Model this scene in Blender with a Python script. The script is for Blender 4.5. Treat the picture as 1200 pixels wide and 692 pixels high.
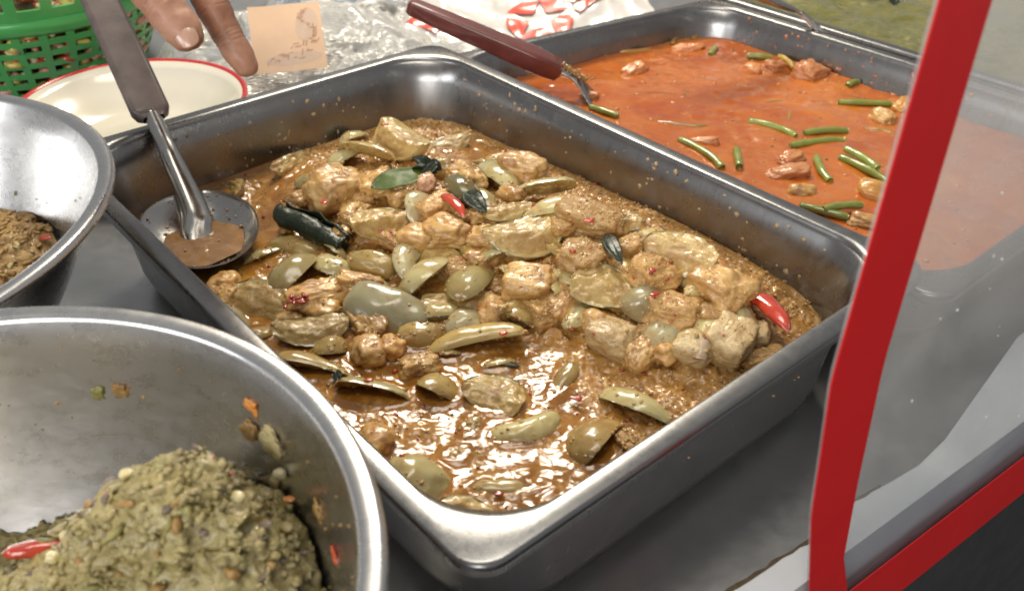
import bpy, bmesh, math, random
import numpy as np
from mathutils import Vector, Matrix

for o in list(bpy.data.objects):
    bpy.data.objects.remove(o)
S = bpy.context.scene
COL = S.collection
RAD = math.radians

# ------------------------------------------------------------------ camera
cam_d = bpy.data.cameras.new('camera')
cam = bpy.data.objects.new('camera', cam_d)
COL.objects.link(cam)
cam.location = (0, 0, 0.4088)
cam.rotation_euler = (RAD(90 - 35.03), 0, 0)
cam_d.sensor_width = 36
cam_d.lens = 36 * 1100 / 1200
cam_d.clip_start = 0.01
cam_d.clip_end = 50
cam_d.dof.use_dof = True
cam_d.dof.focus_distance = 0.62
cam_d.dof.aperture_fstop = 11
S.camera = cam

# ------------------------------------------------------------------ light
W = bpy.data.worlds.new('World')
S.world = W
W.use_nodes = True
bg = W.node_tree.nodes['Background']
bg.inputs[0].default_value = (0.97, 0.98, 1.0, 1)
bg.inputs[1].default_value = 0.36


def area(name, loc, target, sx, sy, power, color):
    d = bpy.data.lights.new(name, 'AREA')
    d.shape = 'RECTANGLE'
    d.size, d.size_y = sx, sy
    d.energy = power
    d.color = color
    o = bpy.data.objects.new(name, d)
    COL.objects.link(o)
    o.location = loc
    v = Vector(target) - Vector(loc)
    o.rotation_euler = v.to_track_quat('-Z', 'Y').to_euler()
    return o


area('stall_lamp', (-0.12, 1.78, 1.30), (0, 0.45, 0.05), 0.58, 0.30, 32, (1.0, 0.91, 0.74))
area('stall_lamp', (-0.05, 0.55, 1.7), (0, 0.45, 0.05), 1.0, 0.4, 12, (1.0, 0.93, 0.80))
area('daylight_opening', (-1.95, -0.75, 1.0), (-0.25, 0.4, 0.05), 1.1, 0.6, 20, (0.96, 0.98, 1.0))
area('daylight_opening', (-0.75, -1.85, 1.10), (-0.05, 0.4, 0.05), 1.5, 0.8, 44, (1.0, 0.98, 0.95))

S.view_settings.view_transform = 'Standard'
S.view_settings.look = 'None'
S.view_settings.exposure = -0.17
S.view_settings.gamma = 1.0
S.cycles.use_denoising = True
S.cycles.max_bounces = 8
S.cycles.transparent_max_bounces = 12
S.cycles.sample_clamp_indirect = 6
S.cycles.filter_width = 1.9
S.cycles.caustics_reflective = False
S.cycles.caustics_refractive = False

# ------------------------------------------------------------------ numpy noise


def _hash(ix, iy, iz, seed):
    h = (ix.astype(np.int64) * 374761393 + iy.astype(np.int64) * 668265263 + iz.astype(np.int64) * 2147483647 + seed * 974634777) & 0xffffffff
    h = ((h ^ (h >> 13)) * 1274126177) & 0xffffffff
    h = (h ^ (h >> 16)) & 0xffffff
    return h / float(0xffffff)


def vnoise(p, seed=0):
    f = np.floor(p)
    t = p - f
    t = t * t * (3 - 2 * t)
    i = f.astype(np.int64)
    r = 0
    for dx in (0, 1):
        wx = t[:, 0] if dx else 1 - t[:, 0]
        for dy in (0, 1):
            wy = t[:, 1] if dy else 1 - t[:, 1]
            for dz in (0, 1):
                wz = t[:, 2] if dz else 1 - t[:, 2]
                r = r + wx * wy * wz * _hash(i[:, 0] + dx, i[:, 1] + dy, i[:, 2] + dz, seed)
    return r * 2 - 1


def fbm(p, octaves=3, seed=0, gain=0.5):
    p = np.asarray(p, float)
    r = np.zeros(len(p))
    a = 1.0
    for k in range(octaves):
        r += a * vnoise(p + 17.3 * k, seed + k)
        p = p * 2.03
        a *= gain
    return r


def ridged(p, octaves=3, seed=0):
    p = np.asarray(p, float)
    r = np.zeros(len(p))
    a = 1.0
    for k in range(octaves):
        r += a * (1 - 2 * np.abs(vnoise(p + 9.1 * k, seed + k)))
        p = p * 2.1
        a *= 0.5
    return r


# ------------------------------------------------------------------ mesh helpers


def mesh(name, verts, faces, mat=None, parent=None, smooth=True, loc=None, rot=None, mats=None, midx=None):
    me = bpy.data.meshes.new(name)
    me.from_pydata([tuple(v) for v in verts], [], [tuple(f) for f in faces])
    if smooth:
        me.polygons.foreach_set('use_smooth', np.ones(len(me.polygons), bool))
    if mats:
        for m in mats:
            me.materials.append(m)
        if midx is not None:
            me.polygons.foreach_set('material_index', np.asarray(midx, np.int32))
    elif mat:
        me.materials.append(mat)
    me.update()
    o = bpy.data.objects.new(name, me)
    COL.objects.link(o)
    if parent:
        o.parent = parent
    if loc is not None:
        o.location = loc
    if rot is not None:
        o.rotation_euler = rot
    return o


def empty(name, loc=(0, 0, 0), rot=(0, 0, 0)):
    o = bpy.data.objects.new(name, None)
    COL.objects.link(o)
    o.location = loc
    o.rotation_euler = rot
    o.empty_display_size = 0.02
    return o


def tag(o, label=None, cat=None, group=None, kind=None):
    if label:
        o['label'] = label
    if cat:
        o['category'] = cat
    if group:
        o['group'] = group
    if kind:
        o['kind'] = kind
    return o


def grid_faces(nu, nv, wrap_u=False, wrap_v=False, off=0):
    """vertex index = i*nv + j"""
    F = []
    for i in range(nu if wrap_u else nu - 1):
        i2 = (i + 1) % nu
        for j in range(nv if wrap_v else nv - 1):
            j2 = (j + 1) % nv
            F.append((off + i * nv + j, off + i2 * nv + j, off + i2 * nv + j2, off + i * nv + j2))
    return F


def lathe(profile, n=96):
    """profile: list of (r,z) -> verts, faces; open ends"""
    V = []
    for r, z in profile:
        for k in range(n):
            a = 2 * math.pi * k / n
            V.append((r * math.cos(a), r * math.sin(a), z))
    return V, [(f[0], f[3], f[2], f[1]) for f in grid_faces(len(profile), n, False, True)]


def spline(pts, n):
    """Catmull-Rom through pts (any dimension)"""
    P = np.array(pts, float)
    P = np.vstack([2 * P[0] - P[1], P, 2 * P[-1] - P[-2]])
    out = []
    m = len(P) - 3
    for q in np.linspace(0, m - 1e-6, n):
        i = int(q)
        t = q - i
        a, b, c, d = P[i], P[i + 1], P[i + 2], P[i + 3]
        out.append(0.5 * ((2 * b) + (c - a) * t + (2 * a - 5 * b + 4 * c - d) * t * t + (3 * b - a - 3 * c + d) * t ** 3))
    return np.array(out)


def tube(path, radii, n=14, flat=1.0, up=(0, 0, 1), cap=True):
    """tube along path (k,3); cross section ellipse r x r*flat (flat along up-ish)"""
    path = np.array(path, float)
    k = len(path)
    tan = np.gradient(path, axis=0)
    tan /= np.linalg.norm(tan, axis=1)[:, None]
    V = []
    up = np.array(up, float)
    for i in range(k):
        s = np.cross(tan[i], up)
        s /= np.linalg.norm(s) + 1e-9
        u = np.cross(s, tan[i])
        fl = flat[i] if hasattr(flat, '__len__') else flat
        for q in range(n):
            a = 2 * math.pi * q / n
            V.append(path[i] + radii[i] * (math.cos(a) * s + fl * math.sin(a) * u))
    F = grid_faces(k, n, False, True)
    if cap:
        V.append(path[0]); V.append(path[-1])
        c0, c1 = len(V) - 2, len(V) - 1
        for q in range(n):
            F.append((c0, (q + 1) % n, q))
            F.append((c1, (k - 1) * n + q, (k - 1) * n + (q + 1) % n))
    return V, F


_ico = {}


def ico(sub):
    if sub not in _ico:
        bm = bmesh.new()
        bmesh.ops.create_icosphere(bm, subdivisions=sub, radius=1)
        bm.verts.ensure_lookup_table()
        _ico[sub] = (np.array([v.co[:] for v in bm.verts]), [tuple(v.index for v in f.verts) for f in bm.faces])
        bm.free()
    return _ico[sub]


def rrect(lx, ly, r, n=8):
    """rounded rectangle outline, counter-clockwise"""
    P = []
    for cx, cy, a0 in ((lx - r, ly - r, 0), (-lx + r, ly - r, 90), (-lx + r, -ly + r, 180), (lx - r, -ly + r, 270)):
        for k in range(n + 1):
            a = RAD(a0 + 90 * k / n)
            P.append((cx + r * math.cos(a), cy + r * math.sin(a)))
    return P


# ------------------------------------------------------------------ materials


def new_mat(name):
    m = bpy.data.materials.new(name)
    m.use_nodes = True
    nt = m.node_tree
    return m, nt, nt.nodes['Principled BSDF']


def N(nt, t, **kw):
    n = nt.nodes.new(t)
    for k, v in kw.items():
        setattr(n, k, v)
    return n


def ramp(nt, fac, stops):
    r = N(nt, 'ShaderNodeValToRGB')
    el = r.color_ramp.elements
    while len(el) < len(stops):
        el.new(0.5)
    for e, (p, c) in zip(el, stops):
        e.position = p
        e.color = (*c, 1)
    nt.links.new(fac, r.inputs[0])
    return r.outputs[0]


def noise(nt, scale, detail=4, rough=0.55, vec=None, dist=0.0):
    n = N(nt, 'ShaderNodeTexNoise')
    n.inputs['Scale'].default_value = scale
    n.inputs['Detail'].default_value = detail
    n.inputs['Roughness'].default_value = rough
    n.inputs['Distortion'].default_value = dist
    if vec is not None:
        nt.links.new(vec, n.inputs['Vector'])
    return n.outputs['Fac']


def objco(nt):
    return N(nt, 'ShaderNodeTexCoord').outputs['Object']


def mixc(nt, fac, a, b, mode='MIX'):
    m = N(nt, 'ShaderNodeMix', data_type='RGBA', blend_type=mode)
    if isinstance(fac, float):
        m.inputs[0].default_value = fac
    else:
        nt.links.new(fac, m.inputs[0])
    for s, v in ((6, a), (7, b)):
        if isinstance(v, tuple):
            m.inputs[s].default_value = (*v, 1)
        else:
            nt.links.new(v, m.inputs[s])
    return m.outputs[2]


def bump(nt, bsdf, h, strength, dist):
    b = N(nt, 'ShaderNodeBump')
    b.inputs['Strength'].default_value = strength
    b.inputs['Distance'].default_value = dist
    nt.links.new(h, b.inputs['Height'])
    nt.links.new(b.outputs[0], bsdf.inputs['Normal'])
    return b


def mapr(nt, v, a, b, c, d):
    m = N(nt, 'ShaderNodeMapRange')
    for i, x in enumerate((a, b, c, d)):
        m.inputs[i + 1].default_value = x
    nt.links.new(v, m.inputs[0])
    return m.outputs[0]


def steel(name, base=(0.55, 0.54, 0.52), r0=0.2, r1=0.4, film=0.35, scale=1.0, brushed=None, bumpd=0.0006):
    m, nt, b = new_mat(name)
    co = objco(nt)
    mp = N(nt, 'ShaderNodeMapping')
    mp.inputs['Scale'].default_value = brushed or (1, 1, 1)
    nt.links.new(co, mp.inputs[0])
    fine = noise(nt, 160 * scale, 5, 0.7, mp.outputs[0])
    smear = noise(nt, 14 * scale, 5, 0.65, co, 0.6)
    spots = noise(nt, 60 * scale, 6, 0.75, co, 0.2)
    film_m = mapr(nt, spots, 0.52, 0.72, 0.0, film)
    col = mixc(nt, film_m, base, (0.13, 0.105, 0.08))
    col = mixc(nt, mapr(nt, smear, 0.35, 0.7, 0.0, 0.45), col, (base[0] * 0.62, base[1] * 0.6, base[2] * 0.58))
    nt.links.new(col, b.inputs['Base Color'])
    b.inputs['Metallic'].default_value = 1.0
    mm = N(nt, 'ShaderNodeMath', operation='MULTIPLY')
    nt.links.new(film_m, mm.inputs[0]); mm.inputs[1].default_value = -0.9
    ma = N(nt, 'ShaderNodeMath', operation='ADD'); ma.inputs[1].default_value = 1.0
    nt.links.new(mm.outputs[0], ma.inputs[0])
    nt.links.new(ma.outputs[0], b.inputs['Metallic'])
    rr = mixc(nt, 0.5, fine, smear)
    nt.links.new(mapr(nt, rr, 0.3, 0.7, r0, r1), b.inputs['Roughness'])
    hb = mixc(nt, 0.75, fine, noise(nt, 9 * scale, 2, 0.5, co))
    bump(nt, b, hb, 0.35, bumpd)
    return m


def food(name, c0, c1, c2=None, rough=0.3, rough2=None, nscale=60, bscale=300, bstr=0.5, bdist=0.0008, sss=0.25, sssr=(1.0, 0.5, 0.25), coat=0.3, rand=0.12, spot=None, spot_amt=0.0, film=0.0, film_c=(0.27, 0.12, 0.028)):
    m, nt, b = new_mat(name)
    co = objco(nt)
    oi = N(nt, 'ShaderNodeObjectInfo')
    vadd = N(nt, 'ShaderNodeVectorMath', operation='ADD')
    nt.links.new(co, vadd.inputs[0])
    nt.links.new(oi.outputs['Location'], vadd.inputs[1])
    co = vadd.outputs[0]
    n1 = noise(nt, nscale, 5, 0.62, co, 0.4)
    stops = [(0.3, c0), (0.68, c1)] if c2 is None else [(0.28, c0), (0.5, c1), (0.72, c2)]
    col = ramp(nt, n1, stops)
    if spot:
        sp = noise(nt, nscale * 2.2, 4, 0.6, co, 0.8)
        col = mixc(nt, mapr(nt, sp, 0.58 - spot_amt * 0.2, 0.68 - spot_amt * 0.2, 0, 0.85), col, spot)
    if film:                                          # streaks of curry sauce clinging to the piece
        fn = noise(nt, 42, 5, 0.65, co, 1.0)
        col = mixc(nt, mapr(nt, fn, 0.46, 0.66, 0.0, film), col, film_c)
    hsv = N(nt, 'ShaderNodeHueSaturation')
    nt.links.new(col, hsv.inputs['Color'])
    nt.links.new(mapr(nt, oi.outputs['Random'], 0, 1, 1 - rand * 1.6, 1 + rand), hsv.inputs['Value'])
    nt.links.new(hsv.outputs[0], b.inputs['Base Color'])
    n2 = noise(nt, bscale, 4, 0.6, co)
    if rough2:
        nt.links.new(mapr(nt, n2, 0.35, 0.65, rough, rough2), b.inputs['Roughness'])
    else:
        b.inputs['Roughness'].default_value = rough
    b.inputs['Subsurface Weight'].default_value = sss
    b.inputs['Subsurface Radius'].default_value = sssr
    b.inputs['Subsurface Scale'].default_value = 0.004
    b.inputs['Coat Weight'].default_value = coat
    b.inputs['Coat Roughness'].default_value = 0.12
    bump(nt, b, n2, bstr, bdist)
    return m


def plain(name, c, rough=0.5, metal=0.0, coat=0.0, var=0.15, nscale=40, bscale=200, bstr=0.15):
    m, nt, b = new_mat(name)
    co = objco(nt)
    n1 = noise(nt, nscale, 4, 0.6, co)
    lo = tuple(x * (1 - var) for x in c)
    hi = tuple(min(1, x * (1 + var)) for x in c)
    nt.links.new(ramp(nt, n1, [(0.3, lo), (0.7, hi)]), b.inputs['Base Color'])
    b.inputs['Roughness'].default_value = rough
    b.inputs['Metallic'].default_value = metal
    b.inputs['Coat Weight'].default_value = coat
    bump(nt, b, noise(nt, bscale, 4, 0.6, co), bstr, 0.0006)
    return m


M_pan = steel('pan_steel', (0.28, 0.277, 0.275), 0.22, 0.38, 0.3, brushed=(1, 1, 0.25))
M_bowl = steel('bowl_steel', (0.66, 0.65, 0.64), 0.2, 0.36, 0.06, brushed=(0.5, 0.5, 1))
M_counter = steel('counter_steel', (0.50, 0.50, 0.505), 0.3, 0.45, 0.12, scale=0.5)
M_spoon = steel('spoon_steel', (0.46, 0.45, 0.43), 0.12, 0.3, 0.2, scale=2)

SKIN = {
    'pale': food('eggplant_skin_pale', (0.417, 0.36, 0.172), (0.51, 0.44, 0.21), (0.546, 0.434, 0.195), 0.22, nscale=24, bscale=140, bstr=0.2, coat=0.35, sss=0.45, sssr=(1.0, 0.8, 0.35), rand=0.14, film=0.5, film_c=(0.31, 0.15, 0.028)),
    'olive': food('eggplant_skin_olive', (0.319, 0.258, 0.106), (0.39, 0.315, 0.13), (0.417, 0.311, 0.121), 0.22, nscale=24, bscale=140, bstr=0.2, coat=0.35, sss=0.45, sssr=(1.0, 0.8, 0.35), rand=0.14, film=0.5, film_c=(0.31, 0.15, 0.028)),
    'grey': food('eggplant_skin_grey_green', (0.376, 0.335, 0.192), (0.46, 0.41, 0.235), (0.492, 0.404, 0.219), 0.22, nscale=24, bscale=140, bstr=0.2, coat=0.35, sss=0.45, sssr=(1.0, 0.8, 0.35), rand=0.14, film=0.5, film_c=(0.31, 0.15, 0.028)),
    'stain': food('eggplant_skin_stained', (0.34, 0.244, 0.085), (0.46, 0.33, 0.115), (0.506, 0.323, 0.104), 0.24, nscale=24, bscale=140, bstr=0.2, coat=0.35, sss=0.45, sssr=(1.0, 0.8, 0.35), rand=0.14, film=0.5, film_c=(0.31, 0.15, 0.028)),
    'dark': food('eggplant_skin_dark', (0.098, 0.088, 0.037), (0.16, 0.145, 0.06), (0.184, 0.141, 0.051), 0.22, nscale=24, bscale=140, bstr=0.2, coat=0.35, sss=0.45, sssr=(1.0, 0.8, 0.35), rand=0.14, film=0.5, film_c=(0.31, 0.15, 0.028)),
    'flesh': food('eggplant_skin_light', (0.417, 0.344, 0.151), (0.51, 0.42, 0.185), (0.546, 0.414, 0.172), 0.24, nscale=24, bscale=140, bstr=0.2, coat=0.35, sss=0.45, sssr=(1.0, 0.8, 0.35), rand=0.14, film=0.5, film_c=(0.31, 0.15, 0.028)),
}
M_flesh = food('eggplant_flesh', (0.33, 0.19, 0.05), (0.47, 0.31, 0.095), (0.57, 0.42, 0.16), 0.24, 0.42, nscale=110, bscale=480, bstr=0.8, bdist=0.0009, coat=0.4, sss=0.35, film=0.5)
CHICK = {
    'peach': food('chicken_peach', (0.40, 0.18, 0.045), (0.66, 0.39, 0.13), (0.76, 0.53, 0.24), 0.3, 0.5, nscale=55, bscale=330, bstr=0.9, bdist=0.0007, coat=0.35, sss=0.4, spot=(0.36, 0.15, 0.05), spot_amt=0.05, film=0.75),
    'tan': food('chicken_tan', (0.32, 0.155, 0.04), (0.55, 0.33, 0.105), (0.64, 0.43, 0.175), 0.3, 0.5, nscale=50, bscale=330, bstr=0.9, bdist=0.0007, coat=0.35, sss=0.35, spot=(0.27, 0.12, 0.05), spot_amt=0.05, film=0.75),
    'pale': food('chicken_pale', (0.50, 0.33, 0.14), (0.64, 0.47, 0.23), (0.70, 0.54, 0.30), 0.24, 0.4, nscale=40, bscale=360, bstr=0.8, bdist=0.0014, sss=0.4, coat=0.3, film=0.5),
    'paste': food('chicken_in_paste', (0.34, 0.165, 0.045), (0.48, 0.275, 0.085), (0.56, 0.36, 0.14), 0.3, 0.5, nscale=140, bscale=420, bstr=0.9, bdist=0.0014, sss=0.25, spot=(0.44, 0.13, 0.04), spot_amt=0.0),
    'pink': food('chicken_pink', (0.48, 0.25, 0.14), (0.60, 0.36, 0.21), None, 0.3, 0.5, sss=0.3),
    'coral': food('chicken_coral', (0.50, 0.17, 0.055), (0.66, 0.29, 0.11), None, 0.28, 0.45, sss=0.3),
    'yellow': food('chicken_yellow', (0.55, 0.25, 0.05), (0.66, 0.35, 0.09), None, 0.2, 0.35, sss=0.3, coat=0.6),
}
M_leaf = {'green': food('leaf_green', (0.045, 0.080, 0.010), (0.085, 0.125, 0.018), None, 0.42, nscale=80, bscale=200, bstr=0.4, sss=0.05, coat=0.12),
          'dark': food('leaf_dark', (0.008, 0.014, 0.008), (0.022, 0.03, 0.015), None, 0.34, nscale=80, bscale=160, bstr=0.9, bdist=0.002, sss=0.0, coat=0.15)}
for m_ in M_leaf.values():
    m_.node_tree.nodes['Principled BSDF'].inputs['Specular IOR Level'].default_value = 0.25
M_leaf['green'].node_tree.nodes['Principled BSDF'].inputs['Coat Weight'].default_value = 0.0
M_chilli = {'red': food('chilli_red', (0.36, 0.03, 0.012), (0.50, 0.055, 0.02), None, 0.22, bstr=0.15, sss=0.1, coat=0.6),
            'bright': food('chilli_bright', (0.48, 0.035, 0.015), (0.62, 0.07, 0.03), None, 0.12, nscale=90, bscale=120, bstr=0.6, bdist=0.0015, sss=0.1, coat=1.0),
            'orange': food('chilli_orange', (0.55, 0.16, 0.03), (0.62, 0.30, 0.07), None, 0.2, sss=0.1, coat=0.6)}
M_bean = {'g': food('bean_green', (0.17, 0.22, 0.03), (0.29, 0.32, 0.07), None, 0.25, nscale=70, bscale=200, bstr=0.25, sss=0.15, coat=0.5),
          'd': food('bean_sauced', (0.30, 0.17, 0.03), (0.40, 0.19, 0.04), None, 0.25, nscale=70, bscale=200, bstr=0.25, sss=0.15, coat=0.5),
          'y': food('bean_yellow', (0.50, 0.30, 0.03), (0.58, 0.38, 0.06), None, 0.25, sss=0.15, coat=0.5)}
M_grain = food('paste_grain', (0.38, 0.20, 0.065), (0.55, 0.34, 0.13), None, 0.3, nscale=260, bscale=400, bstr=0.3, sss=0.15, coat=0.4)
M_splash = food('dried_splash', (0.30, 0.20, 0.10), (0.46, 0.34, 0.19), None, 0.5, nscale=260, coat=0.1)
M_redfleck = food('red_fleck', (0.38, 0.04, 0.015), (0.50, 0.09, 0.025), None, 0.25, sss=0.05)
M_greenfleck = food('green_fleck', (0.09, 0.12, 0.03), (0.18, 0.2, 0.06), None, 0.3, sss=0.05)

M_bone = food('bone', (0.40, 0.27, 0.17), (0.60, 0.48, 0.33), None, 0.35)

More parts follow.
